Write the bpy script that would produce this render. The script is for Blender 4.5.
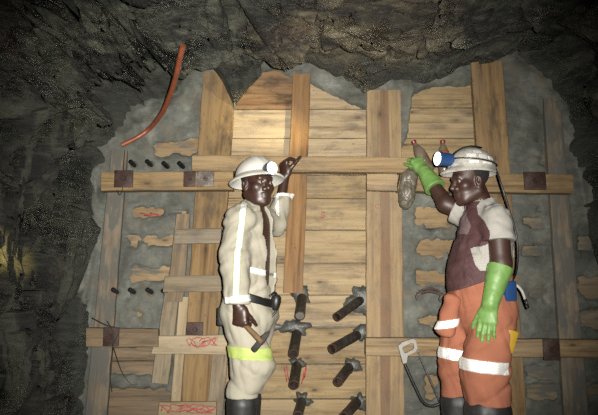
import bpy, bmesh, math, random
import numpy as np
from mathutils import Vector, Matrix, noise as mnoise

random.seed(7)
np.random.seed(7)
sc = bpy.context.scene
for o in list(bpy.data.objects):
    bpy.data.objects.remove(o)
col = sc.collection
PI = math.pi

# ------------------------------------------------------------------ camera, world, lights, exposure
CAM = np.array([0.0, 0.0, 0.98])
TILT = math.radians(8.0)
F = 581.0

cd = bpy.data.cameras.new('camera')
cam = bpy.data.objects.new('camera', cd)
col.objects.link(cam)
cam.location = CAM
cam.rotation_euler = (PI / 2 + TILT, 0, 0)
cd.sensor_width = 36
cd.lens = F / 598 * 36
cd.clip_start = 0.02
sc.camera = cam

world = bpy.data.worlds.new('world')
sc.world = world
world.use_nodes = True
bg = world.node_tree.nodes['Background']
bg.inputs[0].default_value = (0.6, 0.7, 0.8, 1)
bg.inputs[1].default_value = 0.004

vs = sc.view_settings
vs.view_transform = 'Standard'
vs.look = 'None'
vs.gamma = 1
vs.use_curve_mapping = False
vs.exposure = 0.0
sc.cycles.use_denoising = False
sc.cycles.max_bounces = 6


def P(px, py, Y):
    """world point seen at pixel (px,py) of the 598x415 photograph, on the plane y = Y"""
    u = (px - 299.0) / F
    v = (207.5 - py) / F
    dy = math.cos(TILT) - v * math.sin(TILT)
    dz = math.sin(TILT) + v * math.cos(TILT)
    t = Y / dy
    return np.array([u * t, Y, CAM[2] + dz * t])


def unproj(x, y, z):
    """pixel coordinates of a world point (numpy arrays welcome)"""
    d = y * math.cos(TILT) + (z - CAM[2]) * math.sin(TILT)
    h = -y * math.sin(TILT) + (z - CAM[2]) * math.cos(TILT)
    return 299 + F * x / d, 207.5 - F * h / d


def spot(name, loc, target, watts, size_deg, blend, color, radius):
    l = bpy.data.lights.new(name, 'SPOT')
    l.energy = watts
    l.spot_size = math.radians(size_deg)
    l.spot_blend = blend
    l.color = color
    l.shadow_soft_size = radius
    o = bpy.data.objects.new(name, l)
    col.objects.link(o)
    o.location = loc
    d = Vector(target) - Vector(loc)
    o.rotation_euler = d.to_track_quat('-Z', 'Y').to_euler()
    return o


# the camera's flash, just right of the lens
spot('camera_flash', (0.07, 0.0, 1.02), P(290, 232, 3.5), 1320, 70, 1.0, (1.0, 0.965, 0.89), 0.012)
# cap lamp of someone standing behind the photographer, resting on the rock at the left
spot('cap_lamp_light', (-0.5, -0.2, 1.55), P(-4, 254, 2.75), 3400, 5.0, 1.0, (1.0, 0.78, 0.25), 0.02)

# ------------------------------------------------------------------ materials
def new_mat(name):
    m = bpy.data.materials.new(name)
    m.use_nodes = True
    nt = m.node_tree
    b = nt.nodes['Principled BSDF']
    return m, nt, b


def N(nt, typ, **kw):
    n = nt.nodes.new(typ)
    for k, v in kw.items():
        if k in n.inputs:
            n.inputs[k].default_value = v
        else:
            setattr(n, k, v)
    return n


def ramp(nt, fac, stops):
    r = nt.nodes.new('ShaderNodeValToRGB')
    cr = r.color_ramp
    while len(cr.elements) < len(stops):
        cr.elements.new(0.5)
    for e, (p, c) in zip(cr.elements, stops):
        e.position = p
        e.color = c if len(c) == 4 else (*c, 1)
    nt.links.new(fac, r.inputs[0])
    return r


def mix(nt, fac, a, b, blend='MIX'):
    m = nt.nodes.new('ShaderNodeMix')
    m.data_type = 'RGBA'
    m.blend_type = blend
    for sock, v in ((m.inputs[0], fac), (m.inputs[6], a), (m.inputs[7], b)):
        if hasattr(v, 'is_linked') or hasattr(v, 'links'):
            nt.links.new(v, sock)
        elif isinstance(v, (int, float)):
            sock.default_value = v
        else:
            sock.default_value = (*v, 1) if len(v) == 3 else v
    return m.outputs[2]


def math_n(nt, op, a, b=None, c=None, clamp=False):
    m = nt.nodes.new('ShaderNodeMath')
    m.operation = op
    m.use_clamp = clamp
    for i, v in enumerate((a, b, c)):
        if v is None:
            continue
        if isinstance(v, (int, float)):
            m.inputs[i].default_value = v
        else:
            nt.links.new(v, m.inputs[i])
    return m.outputs[0]


KA = 0.43     # the tape returns far more light than cloth, wood or rock: all ordinary albedos sit this much lower


def ka(c):
    return tuple(x * KA for x in c)


def plain(name, c, rough=0.6, metal=0.0, var=0.25, scale=30, bump=0.15, dist=0.002, spec=0.5, dirt=None, dirt_amt=0.5):
    """one-colour surface with a little mottling, optional dirt blotches and fine bump"""
    m, nt, b = new_mat(name)
    c = ka(c)
    if dirt: dirt = ka(dirt)
    tc = N(nt, 'ShaderNodeTexCoord')
    n = N(nt, 'ShaderNodeTexNoise', Scale=scale, Detail=6.0, Roughness=0.6)
    nt.links.new(tc.outputs['Object'], n.inputs['Vector'])
    lo = tuple(max(0, x * (1 - var)) for x in c)
    hi = tuple(min(1, x * (1 + var)) for x in c)
    r = ramp(nt, n.outputs['Fac'], [(0.3, lo), (0.7, hi)])
    colr = r.outputs[0]
    if dirt:
        n2 = N(nt, 'ShaderNodeTexNoise', Scale=scale * 0.35, Detail=8.0, Roughness=0.7)
        nt.links.new(tc.outputs['Object'], n2.inputs['Vector'])
        r2 = ramp(nt, n2.outputs['Fac'], [(0.5, (0, 0, 0)), (0.68, (dirt_amt,) * 3)])
        colr = mix(nt, r2.outputs[0], colr, dirt)
    nt.links.new(colr, b.inputs['Base Color'])
    b.inputs['Roughness'].default_value = rough
    b.inputs['Metallic'].default_value = metal
    b.inputs['Specular IOR Level'].default_value = spec
    if bump:
        bp = N(nt, 'ShaderNodeBump', Strength=bump, Distance=dist)
        n3 = N(nt, 'ShaderNodeTexNoise', Scale=scale * 4, Detail=5.0)
        nt.links.new(tc.outputs['Object'], n3.inputs['Vector'])
        nt.links.new(n3.outputs['Fac'], bp.inputs['Height'])
        nt.links.new(bp.outputs[0], b.inputs['Normal'])
    return m


def wood(name, light, dark, knots=0.8, dirt=(0.12, 0.10, 0.08), dirt_amt=0.3, mud=0.0, heart=None, grain=1.0):
    """sawn plank: grain runs along the object's own x axis"""
    m, nt, b = new_mat(name)
    light, dark, dirt = ka(light), ka(dark), ka(dirt)
    if heart: heart = (heart[0], heart[1], ka(heart[2]))
    tc = N(nt, 'ShaderNodeTexCoord')
    oi = N(nt, 'ShaderNodeObjectInfo')
    off = N(nt, 'ShaderNodeVectorMath', operation='MULTIPLY_ADD')
    cx = N(nt, 'ShaderNodeCombineXYZ')
    rr = math_n(nt, 'MULTIPLY', oi.outputs['Random'], 61.0)
    for i in range(3):
        nt.links.new(rr, cx.inputs[i])
    add = N(nt, 'ShaderNodeVectorMath', operation='ADD')
    nt.links.new(tc.outputs['Object'], add.inputs[0])
    nt.links.new(cx.outputs[0], add.inputs[1])

    def scaled(s):
        mu = N(nt, 'ShaderNodeVectorMath', operation='MULTIPLY')
        mu.inputs[1].default_value = s
        nt.links.new(add.outputs[0], mu.inputs[0])
        return mu.outputs[0]
    g1 = N(nt, 'ShaderNodeTexNoise', Scale=1.0, Detail=7.0, Roughness=0.62, Distortion=0.7)
    nt.links.new(scaled((1.1, 16, 20)), g1.inputs['Vector'])
    g2 = N(nt, 'ShaderNodeTexNoise', Scale=1.0, Detail=5.0, Roughness=0.7)
    nt.links.new(scaled((3.0, 62, 72)), g2.inputs['Vector'])
    gm = math_n(nt, 'ADD', math_n(nt, 'MULTIPLY', g1.outputs['Fac'], 0.56), math_n(nt, 'MULTIPLY', g2.outputs['Fac'], 0.44 * grain))
    mid = tuple((a * 0.55 + c * 0.45) for a, c in zip(light, dark))
    r = ramp(nt, gm, [(0.37, tuple(x * 0.62 for x in dark)), (0.43, tuple(0.65 * x + 0.35 * y for x, y in zip(dark, mid))), (0.49, mid), (0.575, light)])
    colr = r.outputs[0]
    if heart:
        sp = N(nt, 'ShaderNodeSeparateXYZ')
        nt.links.new(tc.outputs['Object'], sp.inputs[0])
        zz = math_n(nt, 'SUBTRACT', sp.outputs[2], heart[0])
        wob = math_n(nt, 'MULTIPLY', math_n(nt, 'SUBTRACT', g1.outputs['Fac'], 0.5), 0.035)
        az = math_n(nt, 'ABSOLUTE', math_n(nt, 'ADD', zz, wob))
        rh = ramp(nt, math_n(nt, 'DIVIDE', az, heart[1]), [(0.75, (0.8, 0.8, 0.8)), (1.0, (0, 0, 0))])
        colr = mix(nt, rh.outputs[0], colr, heart[2])
    # knots
    vo = N(nt, 'ShaderNodeTexVoronoi', Scale=1.0)
    vo.voronoi_dimensions = '2D'
    ks = N(nt, 'ShaderNodeSeparateXYZ')
    nt.links.new(scaled((2.6, 1.0, 6.4)), ks.inputs[0])
    kc = N(nt, 'ShaderNodeCombineXYZ')
    nt.links.new(ks.outputs[0], kc.inputs[0])
    nt.links.new(ks.outputs[2], kc.inputs[1])
    nt.links.new(kc.outputs[0], vo.inputs['Vector'])
    sepc = N(nt, 'ShaderNodeSeparateColor')
    nt.links.new(vo.outputs['Color'], sepc.inputs[0])
    gate = math_n(nt, 'GREATER_THAN', sepc.outputs[0], 1.0 - 0.55 * knots)
    dk = math_n(nt, 'ADD', vo.outputs['Distance'], math_n(nt, 'MULTIPLY', g2.outputs['Fac'], 0.05))
    kr = ramp(nt, dk, [(0.055, (0.85, 0.85, 0.85)), (0.085, (0.38, 0.38, 0.38)), (0.21, (0, 0, 0))])
    km = math_n(nt, 'MULTIPLY', kr.outputs[0], gate)
    colr = mix(nt, km, colr, tuple(x * 0.32 for x in dark))
    # wear and grime blotches
    dn = N(nt, 'ShaderNodeTexNoise', Scale=1.0, Detail=8.0, Roughness=0.68)
    nt.links.new(scaled((5, 9, 11)), dn.inputs['Vector'])
    dr = ramp(nt, dn.outputs['Fac'], [(0.50, (0, 0, 0)), (0.64, (dirt_amt * 1.25,) * 3)])
    colr = mix(nt, dr.outputs[0], colr, dirt)
    # small black specks and nail holes
    kn = N(nt, 'ShaderNodeTexNoise', Scale=1.0, Detail=3.0, Roughness=0.6)
    nt.links.new(scaled((34, 60, 70)), kn.inputs['Vector'])
    kr2 = ramp(nt, kn.outputs['Fac'], [(0.66, (0, 0, 0)), (0.74, (0.6,) * 3)])
    colr = mix(nt, kr2.outputs[0], colr, tuple(x * 0.35 for x in dark))
    # greyed, handled faces
    gn = N(nt, 'ShaderNodeTexNoise', Scale=1.0, Detail=7.0, Roughness=0.7)
    nt.links.new(scaled((2.2, 5, 6)), gn.inputs['Vector'])
    gr = ramp(nt, gn.outputs['Fac'], [(0.46, (0, 0, 0)), (0.66, (0.42,) * 3)])
    colr = mix(nt, gr.outputs[0], colr, tuple(0.5 * x + 0.5 * sum(mid) / 3 * 0.85 for x in mid))
    if mud:
        mn = N(nt, 'ShaderNodeTexNoise', Scale=1.0, Detail=9.0, Roughness=0.66)
        nt.links.new(scaled((4, 11, 13)), mn.inputs['Vector'])
        mr = ramp(nt, mn.outputs['Fac'], [(0.62 - 0.3 * mud, (0, 0, 0)), (0.70 - 0.3 * mud, (0.92,) * 3)])
        colr = mix(nt, mr.outputs[0], colr, ka((0.155, 0.155, 0.135)))
    hsv = N(nt, 'ShaderNodeHueSaturation')
    nt.links.new(colr, hsv.inputs['Color'])
    nt.links.new(math_n(nt, 'MULTIPLY_ADD', oi.outputs['Random'], 0.30, 0.84), hsv.inputs['Value'])
    nt.links.new(math_n(nt, 'MULTIPLY_ADD', oi.outputs['Random'], -0.2, 1.08), hsv.inputs['Saturation'])
    nt.links.new(hsv.outputs[0], b.inputs['Base Color'])
    b.inputs['Roughness'].default_value = 0.78
    b.inputs['Specular IOR Level'].default_value = 0.25
    bp = N(nt, 'ShaderNodeBump', Strength=0.35, Distance=0.004)
    nt.links.new(gm, bp.inputs['Height'])
    nt.links.new(bp.outputs[0], b.inputs['Normal'])
    return m


W_CENTRE = wood('pale_pine', (0.58, 0.435, 0.245), (0.34, 0.23, 0.118), 0.9, dirt_amt=0.4)
W_LEDGER = wood('ledger_pine', (0.52, 0.37, 0.195), (0.31, 0.195, 0.092), 0.5, dirt_amt=0.35)
W_POST = wood('post_pine', (0.44, 0.295, 0.145), (0.24, 0.14, 0.062), 0.45, dirt_amt=0.6, dirt=(0.10, 0.075, 0.05))
W_BATTEN = wood('batten_pine', (0.46, 0.27, 0.12), (0.29, 0.15, 0.06), 0.3, dirt_amt=0.25)
W_HEART = wood('heartwood_pine', (0.50, 0.35, 0.185), (0.31, 0.20, 0.095), 0.4, dirt_amt=0.3, heart=(0.004, 0.033, (0.25, 0.14, 0.08)))
W_STAIN = wood('stained_pine', (0.36, 0.205, 0.085), (0.17, 0.082, 0.032), 0.6, dirt_amt=0.6, dirt=(0.05, 0.03, 0.015))
W_BURIED = wood('half_buried_pine', (0.46, 0.32, 0.165), (0.30, 0.19, 0.09), 0.6, dirt_amt=0.4, mud=0.30)
W_MUDDY = wood('mud_filmed_pine', (0.36, 0.275, 0.17), (0.22, 0.155, 0.09), 0.4, dirt_amt=0.4, mud=0.5)
W_OLD = wood('old_timber', (0.32, 0.225, 0.125), (0.16, 0.105, 0.055), 0.4, dirt_amt=0.5)
W_MUD = wood('muddy_timber', (0.33, 0.265, 0.185), (0.18, 0.13, 0.085), 0.3, dirt_amt=0.3, mud=0.56)
W_GREY = wood('weathered_timber', (0.40, 0.32, 0.21), (0.22, 0.165, 0.10), 0.35, dirt_amt=0.45, mud=0.1)
W_PALE = wood('fresh_offcut', (0.53, 0.42, 0.255), (0.36, 0.26, 0.145), 0.4, dirt_amt=0.25)


def mortar_mat():
    m, nt, b = new_mat('grey_mortar')
    tc = N(nt, 'ShaderNodeTexCoord')
    n = N(nt, 'ShaderNodeTexNoise', Scale=3.5, Detail=9.0, Roughness=0.62, Distortion=0.8)
    nt.links.new(tc.outputs['Object'], n.inputs['Vector'])
    nq = N(nt, 'ShaderNodeTexNoise', Scale=15.0, Detail=9.0, Roughness=0.7, Distortion=0.6)
    nt.links.new(tc.outputs['Object'], nq.inputs['Vector'])
    fac = math_n(nt, 'ADD', math_n(nt, 'MULTIPLY', n.outputs['Fac'], 0.6), math_n(nt, 'MULTIPLY', nq.outputs['Fac'], 0.4))
    r = ramp(nt, fac, [(0.36, ka((0.07, 0.075, 0.063))), (0.5, ka((0.14, 0.148, 0.126))), (0.63, ka((0.25, 0.252, 0.212)))])
    n2 = N(nt, 'ShaderNodeTexNoise', Scale=9.0, Detail=8.0, Roughness=0.7)
    nt.links.new(tc.outputs['Object'], n2.inputs['Vector'])
    r2 = ramp(nt, n2.outputs['Fac'], [(0.52, (0, 0, 0)), (0.68, (0.55,) * 3)])
    c = mix(nt, r2.outputs[0], r.outputs[0], ka((0.25, 0.19, 0.115)))
    nt.links.new(c, b.inputs['Base Color'])
    rg = ramp(nt, n2.outputs['Fac'], [(0.3, (0.45,) * 3), (0.6, (0.8,) * 3)])
    nt.links.new(rg.outputs[0], b.inputs['Roughness'])
    b.inputs['Specular IOR Level'].default_value = 0.35
    mp = N(nt, 'ShaderNodeMapping')
    mp.inputs['Scale'].default_value = (14, 14, 40)
    nt.links.new(tc.outputs['Object'], mp.inputs[0])
    n3 = N(nt, 'ShaderNodeTexNoise', Scale=1.0, Detail=8.0, Roughness=0.65, Distortion=1.0)
    nt.links.new(mp.outputs[0], n3.inputs['Vector'])
    bp = N(nt, 'ShaderNodeBump', Strength=0.5, Distance=0.012)
    nt.links.new(n3.outputs['Fac'], bp.inputs['Height'])
    nt.links.new(bp.outputs[0], b.inputs['Normal'])
    return m


MORTAR = mortar_mat()


def rock_mat():
    m, nt, b = new_mat('wet_schist')
    tc = N(nt, 'ShaderNodeTexCoord')
    mp = N(nt, 'ShaderNodeMapping')
    mp.inputs['Rotation'].default_value = (0.2, 0.42, 0.1)
    mp.inputs['Scale'].default_value = (0.8, 1.6, 2.6)
    nt.links.new(tc.outputs['Object'], mp.inputs[0])
    n = N(nt, 'ShaderNodeTexNoise', Scale=2.6, Detail=10.0, Roughness=0.66, Distortion=0.9)
    nt.links.new(mp.outputs[0], n.inputs['Vector'])
    nf = N(nt, 'ShaderNodeTexNoise', Scale=7.0, Detail=10.0, Roughness=0.72, Distortion=0.7)
    nt.links.new(mp.outputs[0], nf.inputs['Vector'])
    fac = math_n(nt, 'ADD', math_n(nt, 'MULTIPLY', n.outputs['Fac'], 0.68), math_n(nt, 'MULTIPLY', nf.outputs['Fac'], 0.32))
    dark = ramp(nt, fac, [(0.40, (0.0015, 0.0017, 0.0013)), (0.465, (0.010, 0.0115, 0.0085)), (0.515, (0.034, 0.037, 0.0275)), (0.60, (0.108, 0.110, 0.084))])
    brown = ramp(nt, fac, [(0.38, (0.006, 0.0055, 0.004)), (0.46, (0.034, 0.028, 0.017)), (0.53, (0.10, 0.083, 0.050)), (0.62, (0.19, 0.168, 0.12))])
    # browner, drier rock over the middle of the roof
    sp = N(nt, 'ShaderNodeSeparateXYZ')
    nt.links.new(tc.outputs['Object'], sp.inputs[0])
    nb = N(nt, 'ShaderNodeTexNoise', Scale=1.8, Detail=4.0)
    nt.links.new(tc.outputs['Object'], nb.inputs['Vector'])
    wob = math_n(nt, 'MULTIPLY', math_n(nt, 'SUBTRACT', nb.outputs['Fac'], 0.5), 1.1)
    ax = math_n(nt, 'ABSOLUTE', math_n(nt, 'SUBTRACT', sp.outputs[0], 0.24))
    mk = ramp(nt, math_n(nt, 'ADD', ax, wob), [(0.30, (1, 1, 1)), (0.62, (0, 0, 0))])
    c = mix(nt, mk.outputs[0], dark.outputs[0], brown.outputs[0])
    # iron staining
    n4 = N(nt, 'ShaderNodeTexNoise', Scale=3.1, Detail=6.0, Roughness=0.6)
    mp4 = N(nt, 'ShaderNodeMapping')
    mp4.inputs['Location'].default_value = (5.3, 2.2, 9.1)
    nt.links.new(tc.outputs['Object'], mp4.inputs[0])
    nt.links.new(mp4.outputs[0], n4.inputs['Vector'])
    rs = ramp(nt, n4.outputs['Fac'], [(0.60, (0, 0, 0)), (0.72, (0.55,) * 3)])
    c = mix(nt, rs.outputs[0], c, (0.05, 0.018, 0.009))
    # pale veins
    mv = N(nt, 'ShaderNodeMapping')
    mv.inputs['Rotation'].default_value = (0.3, 0.5, 0.0)
    mv.inputs['Scale'].default_value = (0.7, 1.0, 4.0)
    nt.links.new(tc.outputs['Object'], mv.inputs[0])
    n5 = N(nt, 'ShaderNodeTexNoise', Scale=2.4, Detail=7.0, Roughness=0.6, Distortion=1.5)
    nt.links.new(mv.outputs[0], n5.inputs['Vector'])
    ve = math_n(nt, 'ABSOLUTE', math_n(nt, 'SUBTRACT', n5.outputs['Fac'], 0.52))
    vr = ramp(nt, ve, [(0.0, (0.6,) * 3), (0.014, (0, 0, 0))])
    c = mix(nt, vr.outputs[0], c, (0.12, 0.105, 0.075))
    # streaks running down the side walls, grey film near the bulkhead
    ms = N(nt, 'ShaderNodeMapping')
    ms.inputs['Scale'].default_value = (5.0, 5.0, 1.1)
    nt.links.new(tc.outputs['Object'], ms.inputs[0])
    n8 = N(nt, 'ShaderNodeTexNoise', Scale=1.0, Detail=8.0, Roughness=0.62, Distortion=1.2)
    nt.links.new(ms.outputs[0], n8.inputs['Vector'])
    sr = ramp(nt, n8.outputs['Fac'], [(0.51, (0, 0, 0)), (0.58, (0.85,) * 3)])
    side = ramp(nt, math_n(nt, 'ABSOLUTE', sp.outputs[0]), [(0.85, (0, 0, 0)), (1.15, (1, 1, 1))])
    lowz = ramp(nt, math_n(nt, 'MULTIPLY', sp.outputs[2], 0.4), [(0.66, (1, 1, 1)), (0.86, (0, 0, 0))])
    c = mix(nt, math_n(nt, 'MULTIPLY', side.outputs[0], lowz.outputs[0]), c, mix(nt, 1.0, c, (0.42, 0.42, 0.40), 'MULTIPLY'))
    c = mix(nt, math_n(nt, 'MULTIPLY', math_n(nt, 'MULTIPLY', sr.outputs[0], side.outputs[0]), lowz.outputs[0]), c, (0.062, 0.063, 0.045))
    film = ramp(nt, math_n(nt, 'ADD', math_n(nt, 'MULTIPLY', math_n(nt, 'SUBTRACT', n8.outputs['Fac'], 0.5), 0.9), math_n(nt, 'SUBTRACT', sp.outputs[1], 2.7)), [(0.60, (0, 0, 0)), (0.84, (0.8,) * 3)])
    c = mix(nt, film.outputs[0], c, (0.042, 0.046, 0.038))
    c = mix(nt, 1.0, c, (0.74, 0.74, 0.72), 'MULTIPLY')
    nt.links.new(c, b.inputs['Base Color'])
    n6 = N(nt, 'ShaderNodeTexNoise', Scale=4.0, Detail=5.0)
    nt.links.new(tc.outputs['Object'], n6.inputs['Vector'])
    rr = ramp(nt, n6.outputs['Fac'], [(0.40, (0.3,) * 3), (0.56, (0.75,) * 3)])
    nt.links.new(rr.outputs[0], b.inputs['Roughness'])
    n7 = N(nt, 'ShaderNodeTexNoise', Scale=13.0, Detail=11.0, Roughness=0.76, Distortion=0.6)
    nt.links.new(mp.outputs[0], n7.inputs['Vector'])
    bp = N(nt, 'ShaderNodeBump', Strength=1.0, Distance=0.03)
    nt.links.new(n7.outputs['Fac'], bp.inputs['Height'])
    nt.links.new(bp.outputs[0], b.inputs['Normal'])
    return m


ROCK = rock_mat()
RUST = plain('rusty_steel', (0.062, 0.024, 0.014), 0.65, 0.3, 0.5, 60, 0.5, 0.003, dirt=(0.16, 0.13, 0.11), dirt_amt=0.6)
RUSTW = plain('mortar_caked_plate', (0.16, 0.12, 0.10), 0.6, 0.2, 0.5, 60, 0.6, 0.004, dirt=(0.42, 0.39, 0.34), dirt_amt=0.9)
PIPE = plain('pipe_steel', (0.05, 0.042, 0.036), 0.5, 0.4, 0.4, 40, 0.4, 0.003, dirt=(0.15, 0.14, 0.125), dirt_amt=0.8)
PIPE_RIM = plain('rusty_pipe_end', (0.10, 0.055, 0.035), 0.6, 0.3, 0.4, 60, 0.3, 0.002)
BLACK = plain('black_rubber', (0.012, 0.012, 0.012), 0.45, 0, 0.3, 30, 0.2, 0.002)
BOOT = plain('dusty_black_rubber', (0.028, 0.028, 0.028), 0.55, 0, 0.3, 20, 0.2, 0.003, dirt=(0.12, 0.115, 0.10), dirt_amt=0.5)
HOLE = plain('pipe_hollow', (0.006, 0.006, 0.006), 0.9, 0, 0.2, 30, 0)
HOSE = plain('orange_hose', (0.40, 0.105, 0.045), 0.45, 0, 0.2, 25, 0.15, 0.002, dirt=(0.16, 0.08, 0.05), dirt_amt=0.6)
WETMORTAR = plain('wet_mortar', (0.085, 0.088, 0.078), 0.5, 0, 0.45, 22, 0.6, 0.006, dirt=(0.22, 0.215, 0.19), dirt_amt=0.7)
RED = plain('red_paint', (0.47, 0.055, 0.06), 0.6, 0, 0.3, 90, 0)
WHITE_HAT = plain('white_helmet_shell', (0.95, 0.93, 0.85), 0.35, 0, 0.06, 12, 0.05, 0.001, dirt=(0.36, 0.31, 0.24), dirt_amt=0.4)
GREY_HAT = plain('scuffed_helmet_shell', (0.85, 0.82, 0.74), 0.25, 0.15, 0.15, 30, 0.2, 0.002, dirt=(0.26, 0.23, 0.18), dirt_amt=0.6)
BLUE = plain('blue_plastic', (0.03, 0.09, 0.26), 0.35, 0, 0.1, 20, 0.05)
NAVY = plain('dark_blue_plastic', (0.06, 0.085, 0.13), 0.35, 0, 0.1, 20, 0.05)
SKIN = plain('dark_brown_skin', (0.066, 0.028, 0.018), 0.45, 0, 0.18, 40, 0.12, 0.002, spec=0.55)
SKIN2 = plain('deep_brown_skin', (0.072, 0.031, 0.021), 0.5, 0, 0.15, 40, 0.12, 0.002, spec=0.5)
HAIR = plain('black_hair', (0.008, 0.007, 0.006), 0.8, 0, 0.3, 150, 0.8, 0.004)
EYE = plain('eye_white', (0.40, 0.33, 0.27), 0.25, 0, 0.05, 10, 0)
IRIS = plain('dark_iris', (0.008, 0.005, 0.004), 0.2, 0, 0.1, 10, 0)
LIP = plain('lip_skin', (0.10, 0.038, 0.032), 0.4, 0, 0.1, 60, 0)
OVERALL = plain('worn_cream_drill', (0.57, 0.53, 0.425), 0.85, 0, 0.08, 9, 0.3, 0.003, spec=0.15, dirt=(0.30, 0.255, 0.18), dirt_amt=0.55)
LIME = plain('lime_tape', (0.60, 0.74, 0.20), 0.7, 0, 0.1, 20, 0.1)
EDGING = plain('pale_lime_edging', (0.56, 0.60, 0.33), 0.8, 0, 0.1, 20, 0.1)
ORANGE = plain('faded_orange_drill', (0.53, 0.20, 0.118), 0.85, 0, 0.1, 10, 0.3, 0.003, spec=0.15, dirt=(0.33, 0.125, 0.075), dirt_amt=0.5)
MAROON = plain('maroon_jersey', (0.118, 0.053, 0.056), 0.75, 0, 0.15, 14, 0.25, 0.002, spec=0.3, dirt=(0.17, 0.10, 0.10), dirt_amt=0.4)
WHITE_JERSEY = plain('white_jersey', (0.56, 0.54, 0.49), 0.8, 0, 0.08, 14, 0.25, 0.002, spec=0.2, dirt=(0.42, 0.40, 0.35), dirt_amt=0.4)
GREYMESH = plain('grey_mesh_jersey', (0.25, 0.17, 0.18), 0.8, 0, 0.2, 80, 0.3, 0.002)
GLOVE = plain('green_rubber_glove', (0.24, 0.46, 0.115), 0.52, 0, 0.1, 25, 0.15, 0.002, dirt=(0.19, 0.34, 0.08), dirt_amt=0.5)
STEEL = plain('worn_steel', (0.20, 0.19, 0.175), 0.4, 0.8, 0.2, 40, 0.2, 0.001)
HANDLE_W = plain('ash_handle', (0.30, 0.18, 0.085), 0.6, 0, 0.2, 40, 0.2, 0.001)
SAWGREY = plain('grey_cast_handle', (0.38, 0.36, 0.31), 0.5, 0.2, 0.15, 50, 0.2, 0.001)
YELLOW = plain('yellow_plastic', (0.60, 0.36, 0.02), 0.45, 0, 0.1, 20, 0.05)
RED_CAP = plain('red_cap_plastic', (0.28, 0.02, 0.02), 0.4, 0, 0.1, 30, 0)
LABEL_O = plain('orange_wrapper', (0.50, 0.15, 0.04), 0.5, 0, 0.15, 40, 0)
SACK = plain('grey_dusty_plastic', (0.19, 0.165, 0.125), 0.38, 0, 0.35, 22, 0.6, 0.006, dirt=(0.32, 0.29, 0.24), dirt_amt=0.6)
GROUND = plain('muck_floor', (0.06, 0.055, 0.045), 0.8, 0, 0.5, 9, 0.8, 0.03, dirt=(0.12, 0.10, 0.075), dirt_amt=0.6)
WIRE = plain('rusty_wire', (0.06, 0.045, 0.035), 0.6, 0.4, 0.3, 40, 0)


def retro():
    m, nt, b = new_mat('reflective_tape')
    out = nt.nodes['Material Output']
    b.inputs['Base Color'].default_value = (0.93, 0.93, 0.90, 1)
    b.inputs['Roughness'].default_value = 0.5
    g = N(nt, 'ShaderNodeBsdfAnisotropic') if False else N(nt, 'ShaderNodeBsdfGlossy')
    g.inputs['Color'].default_value = (1, 1, 0.97, 1)
    g.inputs['Roughness'].default_value = 0.53
    tc = N(nt, 'ShaderNodeTexCoord')
    n = N(nt, 'ShaderNodeTexNoise', Scale=900.0, Detail=1.0)
    nt.links.new(tc.outputs['Object'], n.inputs['Vector'])
    bp = N(nt, 'ShaderNodeBump', Strength=0.6, Distance=0.002)
    nt.links.new(n.outputs['Fac'], bp.inputs['Height'])
    nt.links.new(bp.outputs[0], g.inputs['Normal'])
    mx = N(nt, 'ShaderNodeMixShader')
    mx.inputs[0].default_value = 0.68
    nt.links.new(b.outputs[0], mx.inputs[1])
    nt.links.new(g.outputs[0], mx.inputs[2])
    nt.links.new(mx.outputs[0], out.inputs[0])
    return m


RETRO = retro()


def lens(name, c, s):
    m, nt, b = new_mat(name)
    b.inputs['Base Color'].default_value = (0.8, 0.8, 0.8, 1)
    b.inputs['Emission Color'].default_value = (*c, 1)
    b.inputs['Emission Strength'].default_value = s
    return m


LENS = lens('lit_lamp_lens', (1.0, 0.97, 0.90), 3.0)


def bottle_mat():
    m, nt, b = new_mat('cloudy_bottle_plastic')
    b.inputs['Base Color'].default_value = (0.46, 0.36, 0.27, 1)
    b.inputs['Roughness'].default_value = 0.18
    b.inputs['Transmission Weight'].default_value = 0.25
    b.inputs['IOR'].default_value = 1.4
    tc = N(nt, 'ShaderNodeTexCoord')
    n = N(nt, 'ShaderNodeTexNoise', Scale=14.0, Detail=5.0)
    nt.links.new(tc.outputs['Object'], n.inputs['Vector'])
    r = ramp(nt, n.outputs['Fac'], [(0.35, ka((0.22, 0.16, 0.11))), (0.65, ka((0.38, 0.30, 0.22)))])
    nt.links.new(r.outputs[0], b.inputs['Base Color'])
    return m


BOTTLE = bottle_mat()

# ------------------------------------------------------------------ mesh helpers
ROOT = {}          # object name -> 4x4 placing matrix of a top-level object


def nz(v):
    v = np.asarray(v, float)
    return v / (np.linalg.norm(v) + 1e-12)


def tag(o, label=None, cat=None, group=None, kind=None):
    if label: o['label'] = label
    if cat: o['category'] = cat
    if group: o['group'] = group
    if kind: o['kind'] = kind
    return o


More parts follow.
